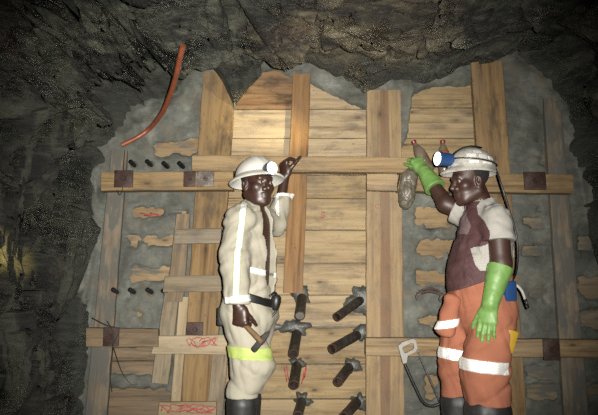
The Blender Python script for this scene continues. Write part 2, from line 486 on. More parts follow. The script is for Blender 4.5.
class MB:
    def __init__(s):
        s.v = []; s.f = []; s.m = []

    def add(s, verts, faces, mi=0):
        n = len(s.v)
        s.v += [tuple(map(float, x)) for x in verts]
        s.f += [tuple(i + n for i in f) for f in faces]
        s.m += [mi] * len(faces)
        return s

    def tube(s, pts, rad, n=10, cap=True, mi=0, flat=1.0, flatdir=None):
        pts = [np.asarray(p, float) for p in pts]
        if np.isscalar(rad): rad = [rad] * len(pts)
        vs_ = []; up = None
        for i, p in enumerate(pts):
            a = pts[max(i - 1, 0)]; b = pts[min(i + 1, len(pts) - 1)]
            t = nz(b - a)
            if flatdir is not None:
                up = np.asarray(flatdir, float)
            elif up is None:
                up = np.array([0, 0, 1.0]) if abs(t[2]) < 0.9 else np.array([0, 1.0, 0])
            e1 = nz(up - t * np.dot(up, t)); e2 = np.cross(t, e1); up = e1
            for k in range(n):
                a_ = 2 * PI * k / n
                vs_.append(p + rad[i] * (math.cos(a_) * e1 * flat + math.sin(a_) * e2))
        fs = []
        for i in range(len(pts) - 1):
            for k in range(n):
                fs.append((i * n + k, i * n + (k + 1) % n, (i + 1) * n + (k + 1) % n, (i + 1) * n + k))
        if cap:
            fs.append(tuple(range(n - 1, -1, -1)))
            fs.append(tuple((len(pts) - 1) * n + k for k in range(n)))
        return s.add(vs_, fs, mi)

    def box(s, c, ax, half, bev=0.0, mi=0):
        """oriented box; ax = three axes"""
        bm = bmesh.new()
        bmesh.ops.create_cube(bm, size=2)
        for v in bm.verts:
            v.co = Vector((v.co.x * half[0], v.co.y * half[1], v.co.z * half[2]))
        if bev:
            bmesh.ops.bevel(bm, geom=bm.edges[:], offset=bev, segments=2, affect='EDGES', profile=0.5)
        bm.verts.index_update()
        A = np.array([nz(a) for a in ax])
        vs_ = [np.asarray(c) + np.array(v.co) @ A for v in bm.verts]
        fs = [tuple(v.index for v in f.verts) for f in bm.faces]
        bm.free()
        return s.add(vs_, fs, mi)

    def lathe(s, base, axis, prof, n=24, mi=0, scale=(1, 1), side=None):
        """prof: (radius, height) list along axis"""
        axis = nz(axis)
        if side is None:
            side = np.array([1.0, 0, 0]) if abs(axis[0]) < 0.9 else np.array([0, 1.0, 0])
        e1 = nz(side - axis * np.dot(side, axis)); e2 = np.cross(axis, e1)
        vs_ = []; fs = []
        for r, h in prof:
            for k in range(n):
                a = 2 * PI * k / n
                vs_.append(np.asarray(base) + axis * h + r * (math.cos(a) * e1 * scale[0] + math.sin(a) * e2 * scale[1]))
        for i in range(len(prof) - 1):
            for k in range(n):
                fs.append((i * n + k, i * n + (k + 1) % n, (i + 1) * n + (k + 1) % n, (i + 1) * n + k))
        if prof[0][0] > 1e-6: fs.append(tuple(range(n - 1, -1, -1)))
        if prof[-1][0] > 1e-6: fs.append(tuple((len(prof) - 1) * n + k for k in range(n)))
        return s.add(vs_, fs, mi)

    def build(s, name, mats, parent=None, smooth=True, origin=None):
        return mk(name, np.array(s.v), s.f, mats, parent, smooth, s.m, origin)


def mk(name, verts, faces, mats, parent=None, smooth=True, midx=None, origin=None, frame=None):
    """link ONE mesh object from world-space vertices"""
    verts = np.asarray(verts, float)
    if not isinstance(mats, (list, tuple)): mats = [mats]
    if frame is not None:
        M = frame
    elif parent is not None:
        r = parent
        while r.name not in ROOT: r = r.parent
        M = ROOT[r.name]
    else:
        if origin is None:
            c = (verts.min(0) + verts.max(0)) / 2
            origin = (c[0], c[1], verts[:, 2].min())
        M = Matrix.Translation(Vector(origin))
    Mi = np.array(M.inverted())
    loc = verts @ Mi[:3, :3].T + Mi[:3, 3]
    me = bpy.data.meshes.new(name)
    me.from_pydata(loc.tolist(), [], [tuple(map(int, f)) for f in faces])
    for m in mats: me.materials.append(m)
    if midx is not None and len(mats) > 1:
        me.polygons.foreach_set('material_index', np.asarray(midx, dtype=np.int32))
    if smooth:
        me.polygons.foreach_set('use_smooth', np.ones(len(me.polygons), dtype=bool))
        if smooth == 'auto':
            me.set_sharp_from_angle(angle=math.radians(35))
    me.update()
    o = bpy.data.objects.new(name, me)
    col.objects.link(o)
    if parent is not None:
        o.parent = parent          # vertices are kept in the thing's own frame
    else:
        o.matrix_world = M
        ROOT[o.name] = M
    return o


def empty(name, loc):
    o = bpy.data.objects.new(name, None)
    col.objects.link(o)
    o.empty_display_size = 0.1
    M = Matrix.Translation(Vector(loc))
    o.matrix_world = M
    ROOT[o.name] = M
    return o


def board(name, quad, Y, th, mat, label, cat='plank', group=None, wob=0.0015, bev=0.004, ragged=0.0):
    """sawn timber: four photo corners (TL,TR,BR,BL) placed on its own front plane, real thickness behind"""
    q = [P(x, y, Y) for x, y in quad]
    horiz = np.linalg.norm(q[1] - q[0]) > np.linalg.norm(q[3] - q[0])
    if horiz:
        A0, A1, B0, B1 = q[0], q[1], q[3], q[2]       # top edge, bottom edge
    else:
        A0, A1, B0, B1 = q[0], q[3], q[1], q[2]
    ex = nz((A1 + B1) / 2 - (A0 + B0) / 2)
    ey = np.array([0, 1.0, 0])
    ez = np.cross(ex, ey)
    c = (A0 + A1 + B0 + B1) / 4
    L = np.linalg.norm((A1 + B1) / 2 - (A0 + B0) / 2)
    n = max(4, int(L / 0.04))
    vs_ = []; fs = []
    sd = random.random() * 100
    for i in range(n + 1):
        t = i / n
        a = A0 + (A1 - A0) * t; b = B0 + (B1 - B0) * t
        w = nz(a - b)
        ja = wob * mnoise.noise(Vector((sd, t * L * 9, 0))) * 2
        jb = wob * mnoise.noise(Vector((sd + 9, t * L * 9, 0))) * 2
        if ragged and i in (0, n):
            sh = ragged * random.uniform(-1, 1)
            a = a + ex * sh; b = b - ex * sh * 0.8
        a = a + w * ja; b = b + w * jb
        jy = np.array([0, wob * mnoise.noise(Vector((sd + 30, t * L * 5, 0))), 0])
        e = bev if 0 < i < n else bev * 1.3
        D = np.array([0, th, 0]); dl = np.array([0, bev, 0])
        vs_ += [a - w * e + jy, b + w * e + jy, b + dl + jy, b + D - dl, b + D + w * e, a + D - w * e, a + D - dl, a + dl + jy]
    for i in range(n):
        for k in range(8):
            fs.append((i * 8 + k, i * 8 + (k + 1) % 8, (i + 1) * 8 + (k + 1) % 8, (i + 1) * 8 + k))
    fs.append(tuple(range(7, -1, -1)))
    fs.append(tuple(n * 8 + k for k in range(8)))
    M = Matrix(((ex[0], ey[0], ez[0], c[0]), (ex[1], ey[1], ez[1], c[1]), (ex[2], ey[2], ez[2], c[2]), (0, 0, 0, 1)))
    o = mk(name, vs_, fs, mat, None, False, frame=M)
    bmx = bmesh.new(); bmx.from_mesh(o.data); bmesh.ops.recalc_face_normals(bmx, faces=bmx.faces); bmx.to_mesh(o.data); bmx.free()
    return tag(o, label, cat, group)


# ------------------------------------------------------------------ numpy noise
_lat = np.random.RandomState(3).rand(32, 32, 32).astype(np.float32) * 2 - 1


def vn(x, y, z):
    xi = np.floor(x).astype(int); yi = np.floor(y).astype(int); zi = np.floor(z).astype(int)
    fx = x - xi; fy = y - yi; fz = z - zi
    fx = fx * fx * (3 - 2 * fx); fy = fy * fy * (3 - 2 * fy); fz = fz * fz * (3 - 2 * fz)
    r = 0
    for a in (0, 1):
        for b in (0, 1):
            for c in (0, 1):
                w = (fx if a else 1 - fx) * (fy if b else 1 - fy) * (fz if c else 1 - fz)
                r = r + w * _lat[(xi + a) % 32, (yi + b) % 32, (zi + c) % 32]
    return r


def fbm(x, y, z, o=4):
    r = 0; a = 0.5
    for i in range(o):
        r = r + a * vn(x * 2 ** i + i * 7.3, y * 2 ** i + i * 3.1, z * 2 ** i + i * 5.7); a *= 0.5
    return r


# ------------------------------------------------------------------ THE SETTING
YW = 3.58          # front of the backing planks
# rock behind the bulkhead
mb = MB()
mb.box((0, 3.78, 1.4), ((1, 0, 0), (0, 1, 0), (0, 0, 1)), (2.6, 0.06, 1.7))
o = mb.build('wall_back', ROCK, smooth=False); tag(o, kind='structure')

# floor of broken muck
xs = np.linspace(-2.6, 2.6, 105); ys = np.linspace(-1.2, 3.75, 100)
X, Yg = np.meshgrid(xs, ys, indexing='ij')
Z = 0.05 * fbm(X * 3, Yg * 3, X * 0 + 2.2) - 0.03
foot_flat = np.zeros_like(Z)
vs_ = np.stack([X, Yg, Z], -1).reshape(-1, 3)
ny = len(ys)
fs = [(i * ny + j, (i + 1) * ny + j, (i + 1) * ny + j + 1, i * ny + j + 1) for i in range(len(xs) - 1) for j in range(ny - 1)]
o = mk('floor', vs_, fs, GROUND); tag(o, kind='structure')

# rock drive: outline where roof and sides meet the bulkhead
outl = [(60, 560), (72, 470), (86, 415), (88, 370), (86, 330), (88, 290), (94, 250), (99, 215), (96, 182), (105, 155), (122, 138), (150, 124), (175, 106),
        (197, 80), (216, 68), (225, 82), (232, 108), (242, 90), (256, 68), (268, 50), (285, 50), (310, 60), (338, 76), (364, 97), (384, 88), (400, 84),
        (424, 88), (446, 80), (456, 68), (470, 60), (500, 54), (515, 62), (535, 78), (553, 100), (572, 128), (582, 160), (587, 200), (596, 240), (610, 300), (622, 415), (640, 560)]
ow = np.array([P(x, y, 3.5) for x, y in outl])
seg = np.r_[0, np.cumsum(np.linalg.norm(np.diff(ow, axis=0), axis=1))]
NP = 460
sp_ = np.linspace(0, seg[-1], NP)
ox = np.interp(sp_, seg, ow[:, 0]); oz = np.interp(sp_, seg, ow[:, 2])
dd = np.r_[np.arange(0, 1.5, 0.0165), np.arange(1.5, 4.6, 0.1)]
cx0, cz0 = 0.1, 1.15
ang = np.arctan2(oz - cz0, ox - cx0)
# smooth radial directions
rx = np.cos(ang); rz = np.sin(ang)
ker = np.ones(25) / 25
rxs = np.convolve(np.r_[[rx[0]] * 12, rx, [rx[-1]] * 12], ker, 'valid'); rzs = np.convolve(np.r_[[rz[0]] * 12, rz, [rz[-1]] * 12], ker, 'valid')
# smoothed outline towards the camera
kb = np.ones(61) / 61
oxs = np.convolve(np.r_[[ox[0]] * 30, ox, [ox[-1]] * 30], kb, 'valid'); ozs = np.convolve(np.r_[[oz[0]] * 30, oz, [oz[-1]] * 30], kb, 'valid')


def facet(p, s, seed):
    """broken-block relief: every Voronoi cell is its own tilted face"""
    q = Vector((p[0] * s, p[1] * s, p[2] * s)) + Vector((seed, seed * 1.7, seed * 0.6))
    d, pts = mnoise.voronoi(q)
    c = pts[0]
    k = mnoise.cell_vector(c * 7.31 + Vector((0.37, 0.11, 0.73)))
    t = q - c
    return (k.x - 0.5) * 0.9 + (t.x * (k.y - 0.5) + t.y * (k.z - 0.5) + t.z * (k.x - 0.5)) * 2.2, d[1] - d[0]


stp = [.05, .05, .05, .05, .06, .07, .09, .12, .15, .22, .30, .34, .32, .26, .16, .05, .05, .03, .03, .03, .03, .03, .04, .05, .05, .05, .05, .05, .06, .06, .06, .08, .12, .15, .15, .12, .08, .06, .05, .05, .05]
ST = np.interp(sp_, seg, stp[:len(seg)])
ST = np.convolve(np.r_[[ST[0]] * 12, ST, [ST[-1]] * 12], ker, 'valid')
LIP = np.interp(sp_, seg, [0] * 7 + [.03, .10, .20, .27, .28, .28, .26, .22, .18, .14] + [0.09] * (len(seg) - 17))


def sstep(x):
    x = min(1, max(0, x)); return x * x * (3 - 2 * x)


vs_ = np.zeros((NP, len(dd), 3))
ca, sa = math.cos(0.42), math.sin(0.42)
for i in range(NP):
    for j, d in enumerate(dd):
        bl = min(1, d / 0.5)
        px = ox[i] * (1 - bl) + oxs[i] * bl; pz = oz[i] * (1 - bl) + ozs[i] * bl
        grow = 0.10 * d + 0.03 * d * d
        side = abs(rxs[i])
        x = px + rxs[i] * grow * (1.0 if side > 0.7 else 0.8)
        z = pz + rzs[i] * grow * 0.75
        y = 3.62 - d
        # foliation runs down to the left
        q = (x * ca - z * sa, y * 1.0, x * sa + z * ca)
        lf = sstep((-rxs[i] - 0.55) / 0.35)
        qa = (q[0] * (0.55 + 0.6 * lf), q[1] * (0.9 + 0.5 * lf), q[2] * 1.3 * (1 - lf) + z * 0.55 * lf)
        out_ = ST[i] * sstep(d / 0.22) - LIP[i] * sstep((d - 0.50 - 0.12 * mnoise.noise(Vector((i * 0.02, 3, 1)))) / 0.07)
        f1, e1 = facet(qa, 2.6, 3.0)
        f2, e2 = facet(qa, 7.5, 9.0)
        f3 = mnoise.fractal(Vector((x * 9, y * 9, z * 9)), 0.9, 2.1, 4)
        f4 = mnoise.fractal(Vector((q[0] * 5, q[1] * 8, q[2] * 26)), 0.9, 2.1, 3)
        am = min(1, 0.15 + d / 0.45)
        disp = out_ + am * (0.17 * f1 + 0.06 * f2 + 0.05 * math.exp(-(e1 / 0.05) ** 2) + 0.02 * math.exp(-(e2 / 0.06) ** 2)) + (0.35 + 0.65 * am) * (0.016 * f3 + 0.010 * f4)
        vs_[i, j] = (x + rxs[i] * disp, y + 0.02 * f2 * am, z + rzs[i] * disp)
nj = len(dd)


def rock_part(name, i0, i1, ttl):
    v = vs_[i0:i1 + 1].reshape(-1, 3)
    n = i1 - i0
    f = [(a * nj + b, a * nj + b + 1, (a + 1) * nj + b + 1, (a + 1) * nj + b) for a in range(n) for b in range(nj - 1)]
    o = mk(name, v, f, ROCK, smooth='auto', origin=(0, 0, 0))
    tag(o, kind='structure')


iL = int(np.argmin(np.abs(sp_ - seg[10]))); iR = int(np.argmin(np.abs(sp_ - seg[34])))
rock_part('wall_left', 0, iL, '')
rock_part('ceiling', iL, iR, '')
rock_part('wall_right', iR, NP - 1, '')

# ---- mortar: one continuous skin smeared over the bulkhead, sinking below the planks where wood is bare
gx = np.arange(-1.75, 2.0, 0.011); gz = np.arange(-0.05, 2.72, 0.011)
GX, GZ = np.meshgrid(gx, gz, indexing='ij')
PX, PY = unproj(GX, 3.57, GZ)
nz1 = fbm(GX * 6, GZ * 9, GX * 0 + 1.5, 4)
nz2 = fbm(GX * 22, GZ * 40, GX * 0 + 4.5, 3)
bare = np.full(GX.shape, 1e3)


def boxd(x0, y0, x1, y1):
    cx, cy = (x0 + x1) / 2, (y0 + y1) / 2
    qx = np.abs(PX - cx) - (x1 - x0) / 2; qy = np.abs(PY - cy) - (y1 - y0) / 2
    return np.minimum(np.maximum(qx, qy), 0) + np.hypot(np.maximum(qx, 0), np.maximum(qy, 0))


PATCH = [(157, 142, 196, 153), (133, 209, 190, 215), (129, 237, 138, 247), (147, 238, 184, 247), (133, 268, 176, 280), (131, 311, 138, 316),
         (108, 349, 165, 372), (104, 391, 170, 440), (104, 190, 112, 300),
         (417, 209, 480, 224), (413, 240, 480, 257), (419, 274, 450, 289), (417, 317, 438, 327), (424, 376, 438, 400),
         (540, 152, 548, 164), (522, 216, 542, 226), (524, 247, 541, 255), (528, 290, 545, 299), (527, 368, 552, 377), (528, 387, 556, 398),
         (580, 239, 606, 249), (580, 278, 606, 296), (582, 314, 606, 326), (584, 384, 606, 398), (536, 208, 541, 212)]
for b in PATCH:
    bare = np.minimum(bare, boxd(*b))
bare = bare + 11.0 * nz1 + 6.0 * nz2 - 1.0
# big bare areas
yt = np.interp(PX, [226, 236, 246, 262, 274, 292, 312, 335, 372], [140, 104, 84, 72, 70, 76, 84, 96, 112])
big1 = np.maximum(yt - PY, np.maximum(224 - PX, PX - 374))
yt2 = np.interp(PX, [402, 408, 413, 440, 468, 476], [150, 138, 92, 86, 84, 82])
big2 = np.maximum(yt2 - PY, np.maximum(np.maximum(402 - PX, PX - 480), PY - 176))
big = np.minimum(big1, big2) + 4.5 * nz1 + 2 * nz2
bare = np.minimum(bare, big)
t = np.clip(bare / 3.0, -1, 1)
H = np.where(t > 0, 0.004 + 0.010 * t, 0.004 + 0.03 * t) + np.where(t > 0, 0.009 * nz1 + 0.005 * nz2, 0)
# thicker where it was packed against the rock
yr = np.interp(PX, [p[0] for p in outl[4:-4]], [p[1] for p in outl[4:-4]])
rim = np.clip(1 - (PY - yr) / 26, 0, 1) * (t > 0)
H = H + 0.045 * rim * (0.7 + 0.8 * nz1)
mv = np.stack([GX, 3.58 - H, GZ], -1).reshape(-1, 3)
nzv = len(gz)
a_, b_ = np.meshgrid(np.arange(len(gx) - 1), np.arange(nzv - 1), indexing='ij')
a_ = a_.ravel(); b_ = b_.ravel()
mf = np.stack([a_ * nzv + b_, (a_ + 1) * nzv + b_, (a_ + 1) * nzv + b_ + 1, a_ * nzv + b_ + 1], 1)
o = mk('wall_mortar', mv, mf, MORTAR, origin=(0, 3.58, 0)); tag(o, kind='structure')

# ------------------------------------------------------------------ BULKHEAD TIMBER
ORD = ['first', 'second', 'third', 'fourth', 'fifth', 'sixth', 'seventh', 'eighth', 'ninth', 'tenth']
# bare planks of the middle bay
G = 'bare horizontal planks of the middle bay'
board('plank', [(222, 62), (302, 62), (302, 109), (222, 109)], YW, 0.035, W_STAIN, 'dark brown stained plank under the rock at the top of the bulkhead', group=G)
board('plank', [(302, 62), (372, 62), (372, 109), (302, 109)], YW, 0.035, W_CENTRE, 'pale top plank just right of the narrow upright, cut off by sloping mortar', group=G)
rows = [(109.5, 138), (138.5, 174.5), (175, 198), (198.5, 230), (230.5, 263), (263.5, 295), (295.5, 326.5), (328, 363.5), (364.5, 398.5), (399.5, 436)]
labs = ['pale plank with dark knots directly below the stained top plank',
        'pale plank half covered by the upper crossbeam, lit behind the white helmet',
        'knotty greyish plank tucked directly under the upper crossbeam',
        'pale plank marked with a small red figure 5',
        'clean pale plank directly below the one marked 5',
        'pale plank level with the lower end of the narrow upright',
        'pale plank carrying the highest pair of steel pipes',
        'pale plank carrying the second pair of steel pipes from the top',
        'pale plank with red paint around one of its two pipes',
        'lowest pale plank at the bottom edge, carrying the last pair of pipes']
centre = []
for (a, b), l in zip(rows, labs):
    centre.append(board('plank', [(216, a), (372, a), (372, b), (216, b)], YW, 0.035, W_CENTRE, l, group=G))
# right bay above the crossbeam
G2 = 'bare planks above the plastic bottles'
for (a, b), l in zip([(76, 107.5), (108, 138), (138.5, 176)],
                     ['top plank of the right bay with a ragged mortar edge above it', 'middle plank of the right bay above the two bottle caps', 'plank standing directly behind the two plastic bottles']):
    board('plank', [(399, a), (478, a), (478, b), (399, b)], YW, 0.035, W_CENTRE, l, group=G2)
# planks that only show through gaps in the mortar
G3 = 'planks half buried in grey mortar'
buried = [
    ((150, 200, 138, 157), 'plank showing through mortar above the left end of the upper beam'),
    ((106, 200, 204, 220), 'mortared plank with a red painted streak under the upper left beam'),
    ((106, 200, 232, 251), 'mortared plank beside the uppermost short crosspiece of the trestle'),
    ((106, 196, 264, 285), 'mortared plank just above the lower row of black tube stubs'),
    ((106, 196, 306, 320), 'mortared plank showing one small bare spot below the black tube stubs'),
    ((90, 180, 346, 361), 'brown plank directly below the lower left beam'),
    ((90, 180, 361.5, 377), 'brown plank with mortar dripping over its lower edge at left'),
    ((90, 180, 388, 440), 'lowest brown plank at left, beside the muddy leaning upright'),
    ((403, 482, 205, 228), 'knotted plank showing through mortar beside the second man\'s chest'),
    ((403, 482, 236, 261), 'mortared plank beside the second man\'s maroon shirt front'),
    ((403, 480, 270, 293), 'mortared plank just above the iron pipe clamp'),
    ((403, 480, 312, 331), 'mortared plank just below the iron pipe clamp'),
    ((403, 480, 372, 404), 'mortared plank seen through the hacksaw frame'),
    ((508, 552, 150, 170), 'small bare plank directly above the rusty plate on the right beam'),
    ((508, 556, 212, 230), 'faint mortared plank right of the second man\'s white sleeve'),
    ((508, 556, 244, 260), 'mortared plank right of the second man\'s bare elbow'),
    ((508, 560, 286, 303), 'mortared plank right of the blue battery and strap'),
    ((508, 566, 364, 380), 'mortared plank just below the lower right beam and its rusty plate'),
    ((508, 570, 384, 403), 'lowest mortared plank left of the muddy upright on the right side'),
    ((574, 612, 236, 253), 'bare plank end right of the muddy upright, highest at the right edge'),
    ((574, 612, 274, 300), 'bare plank end right of the muddy upright, above the lower beam'),
    ((574, 612, 310, 330), 'bare plank end right of the muddy upright, touching the lower beam'),
    ((574, 612, 380, 402), 'bare plank end right of the muddy upright, below the lower beam'),
]
for (x0, x1, a, b), l in buried:
    board('plank', [(x0, a), (x1, a), (x1, b), (x0, b)], YW, 0.03, W_OLD if b > 346 and x0 == 90 else W_MUDDY if x0 > 500 else W_BURIED, l, group=G3)

# uprights
YV = 3.53
GU = 'upright timbers of the bulkhead'
up1 = board('upright', [(203, 72), (236, 71), (212, 432), (179, 432)], YV, 0.045, W_POST, 'wide stained upright board behind the man in cream overalls', 'post', GU)
board('upright', [(293, 71), (311, 71), (303, 293), (283, 293)], 3.55, 0.028, W_BATTEN, 'narrow upright batten in the middle, ending above the steel pipes', 'post', GU)
up3 = board('upright', [(367, 90), (401, 90), (405, 432), (366, 432)], YV, 0.045, W_HEART, 'broad upright with a darker heartwood band right of the pipes', 'post', GU)
board('upright', [(471, 62), (503, 61), (528, 432), (497, 432)], YV, 0.045, W_POST, 'tall upright board behind the man in orange trousers', 'post', GU)
board('upright', [(544, 98), (560, 97), (591, 432), (566, 432)], YV, 0.045, W_MUD, 'mud-coated upright nearest the right rock wall', 'post', GU)
board('upright', [(111, 150), (127, 150), (105, 432), (83, 432)], 3.535, 0.04, W_MUD, 'mud-streaked leaning upright nearest the left rock wall', 'post', GU)

# beams
YB = 3.45
GB = 'horizontal beams across the bulkhead'
board('beam', [(101, 172), (233, 171), (233, 189.5), (101, 190.5)], YB, 0.08, W_LEDGER, 'left upper beam with rusty plates, ending at the rock', 'beam', GB, ragged=0.006)
board('beam', [(192, 155), (410, 157), (410, 172.5), (192, 170.5)], YB, 0.08, W_LEDGER, 'long pale beam the cream-dressed man rests his hand on', 'beam', GB)
board('beam', [(367, 173.5), (397, 173.5), (397, 191), (367, 190)], 3.475, 0.054, W_LEDGER, 'short timber block under the long beam, left of the dusty bag', 'beam', GB)
board('beam', [(399, 173), (575, 174), (572, 193), (399, 191)], YB, 0.08, W_LEDGER, 'right upper beam carrying the plastic bottles', 'beam', GB, ragged=0.012)
board('beam', [(86, 328), (158, 329), (158, 347), (86, 347)], 3.455, 0.075, W_OLD, 'left lower beam with one rusty plate beside the rock', 'beam', GB)
board('beam', [(366, 338), (612, 340), (612, 358), (366, 356)], YB, 0.08, W_LEDGER, 'right lower beam passing behind the orange trousers', 'beam', GB)

# trestle of offcuts at the left
GL = 'offcut boards of the left trestle'
board('board', [(176, 214), (190, 214), (183, 302), (166, 302)], 3.502, 0.026, W_OLD, 'dark weathered upright offcut between the two upper crosspieces', 'board', GL)
board('board', [(164, 294), (179, 294), (168, 385), (151, 382)], 3.502, 0.026, W_GREY, 'grey upright offcut at the left edge of the trestle, broken at its foot', 'board', GL, ragged=0.01)
board('board', [(179, 297), (188.5, 297), (178, 432), (168, 432)], 3.503, 0.026, W_PALE, 'thin pale upright offcut just inside the left trestle edge', 'board', GL)
board('board', [(213.5, 340), (229, 340), (221, 432), (205, 432)], 3.502, 0.026, W_GREY, 'grey upright offcut behind the hammer hand and boots of the cream-dressed man', 'board', GL)
board('board', [(176, 229), (221, 228), (221, 243), (174, 244)], 3.472, 0.028, W_GREY, 'uppermost short crosspiece of the trestle, no red paint', 'board', GL, ragged=0.005)
board('board', [(165, 276), (223, 275), (223, 292), (163, 292)], 3.472, 0.028, W_GREY, 'second short crosspiece of the trestle, beside the long reflective stripe', 'board', GL, ragged=0.004)
h3 = board('board', [(156, 336), (230, 335), (230, 355), (152, 354)], 3.472, 0.028, W_PALE, 'wide pale crosspiece with a red scribble, level with the hammer hand', 'board', GL, ragged=0.008)
h4 = board('board', [(160, 402), (216, 402), (216, 432), (156, 432)], 3.472, 0.028, W_PALE, 'bottom crosspiece covered in red scribbles', 'board', GL, ragged=0.004)


def paint(strokes, Y, r, parent, name='paint_mark'):
    for s in strokes:
        mb = MB()
        pts = [P(x, y, Y - 0.0008) for x, y in s]
        mb.tube(pts, [r] * len(pts), 6, True, 0, 0.35, (0, 1, 0))
        mb.build(name, RED, parent)


def scribble(x0, y0, x1, y1, n, seed):
    rs = random.Random(seed)
    out = []
    for k in range(n):
        cx = x0 + (x1 - x0) * (k + 0.5) / n
        w = (x1 - x0) / n * 0.75
        pts = []
        a0 = rs.uniform(0, 6)
        for i in range(12):
            a = a0 + i * 0.75
            pts.append((cx + w * (1.5 * math.cos(a * (0.8 + 0.3 * k)) * rs.uniform(0.2, 1.0) + 0.35 * math.sin(i)), (y0 + y1) / 2 + (y1 - y0) / 2 * math.sin(a * 1.1) * rs.uniform(0.5, 1.0)))
        out.append(pts)
    return out


paint(scribble(188, 337, 217, 348, 4, 2), 3.4715, 0.0030, h3)
paint(scribble(162, 404, 213, 414, 6, 5), 3.4715, 0.0030, h4)
# the small red 5 and dots on the middle plank
paint([[(324.6, 212.4), (321.8, 212.4), (321.4, 215), (323.4, 214.8), (324.4, 216.2), (323.6, 217.6), (321, 217.8)]], 3.5795, 0.0034, centre[3])
paint([[(315, 213.5), (315.8, 214)], [(314.6, 217.4), (315.4, 217.7)], [(315.2, 220), (315.8, 220.3)]], 3.5795, 0.002, centre[3])
# faint ring on the broad upright
paint([[(379, 204.6), (376.5, 204.2), (375.2, 206), (376, 208), (378.6, 208)], [(380.5, 203.5), (380.8, 207)]], 3.5296, 0.0016, up3)
# red streaks either side of a pipe
paint([[(284, 367), (287, 382)], [(286.5, 366), (288.5, 380)], [(303, 380), (306, 366)], [(301.5, 384), (304, 372)], [(306.5, 366.5), (304.5, 378)]], 3.5795, 0.0034, centre[8])
# red streak on the mortared plank at the left
st = [b for b in bpy.data.objects if b.get('label', '').startswith('mortared plank with a red painted streak')][0]
paint([[(140, 213), (147, 214.5), (156, 214), (165, 216.2)], [(144, 215.5), (152, 216), (160, 217)], [(150, 213), (158, 215.4), (166, 217)]], 3.5795, 0.0036, st)

# ---- rusty washer plates on the beams
GP = 'rusty bearing plates bolted to the timbers'


def plate(x0, y0, x1, y1, Y, mat, label, th=0.012):
    c = (P(x0, y0, Y) + P(x1, y1, Y)) / 2
    a = P(x0, y0, Y); b = P(x1, y1, Y)
    hw, hh = abs(b[0] - a[0]) / 2, abs(a[2] - b[2]) / 2
    e = empty('bearing_plate', (c[0], Y, c[2] - hh))
    tag(e, label, 'plate', GP)
    mb = MB(); mb.box((c[0], Y - th / 2, c[2]), ((1, 0, 0), (0, 1, 0), (0, 0, 1)), (hw, th / 2, hh), 0.003)
    mb.build('plate', mat, e, 'auto')
    r = min(hw, hh) * 0.33
    mb = MB(); mb.lathe((c[0] + 0.004, Y - th, c[2]), (0, -1, 0), [(r, 0), (r, 0.010), (r * 0.8, 0.013)], 6)
    nut = mb.build('nut', mat, e, False)
    mb = MB(); mb.tube([(c[0] + 0.004, Y - th - 0.01, c[2]), (c[0] + 0.004, Y - th - 0.026, c[2])], r * 0.5, 10)
    mb.build('bolt', RUST, e, 'auto')
    return e


plate(115, 170.5, 133, 187.5, YB, RUST, 'dark red rusty plate near the rock end of the left upper beam')
plate(184, 171.5, 195.5, 187, YB, RUST, 'narrow rust-red plate touching a mortar-caked plate on the left upper beam')
plate(197, 171.5, 214, 187, YB, RUSTW, 'plate caked with whitish mortar beside the white helmet')
plate(523, 172, 546, 190, YB, RUST, 'rusty plate on the right upper beam')
plate(542, 339, 560, 360, YB, RUST, 'rusty plate on the right lower beam')
plate(104, 327, 119, 346, 3.455, RUST, 'rusty plate wrapped with wire on the left lower beam')
plate(187, 322, 203, 337, YV, RUST, 'dark plate peeking over the wide scribbled crosspiece')

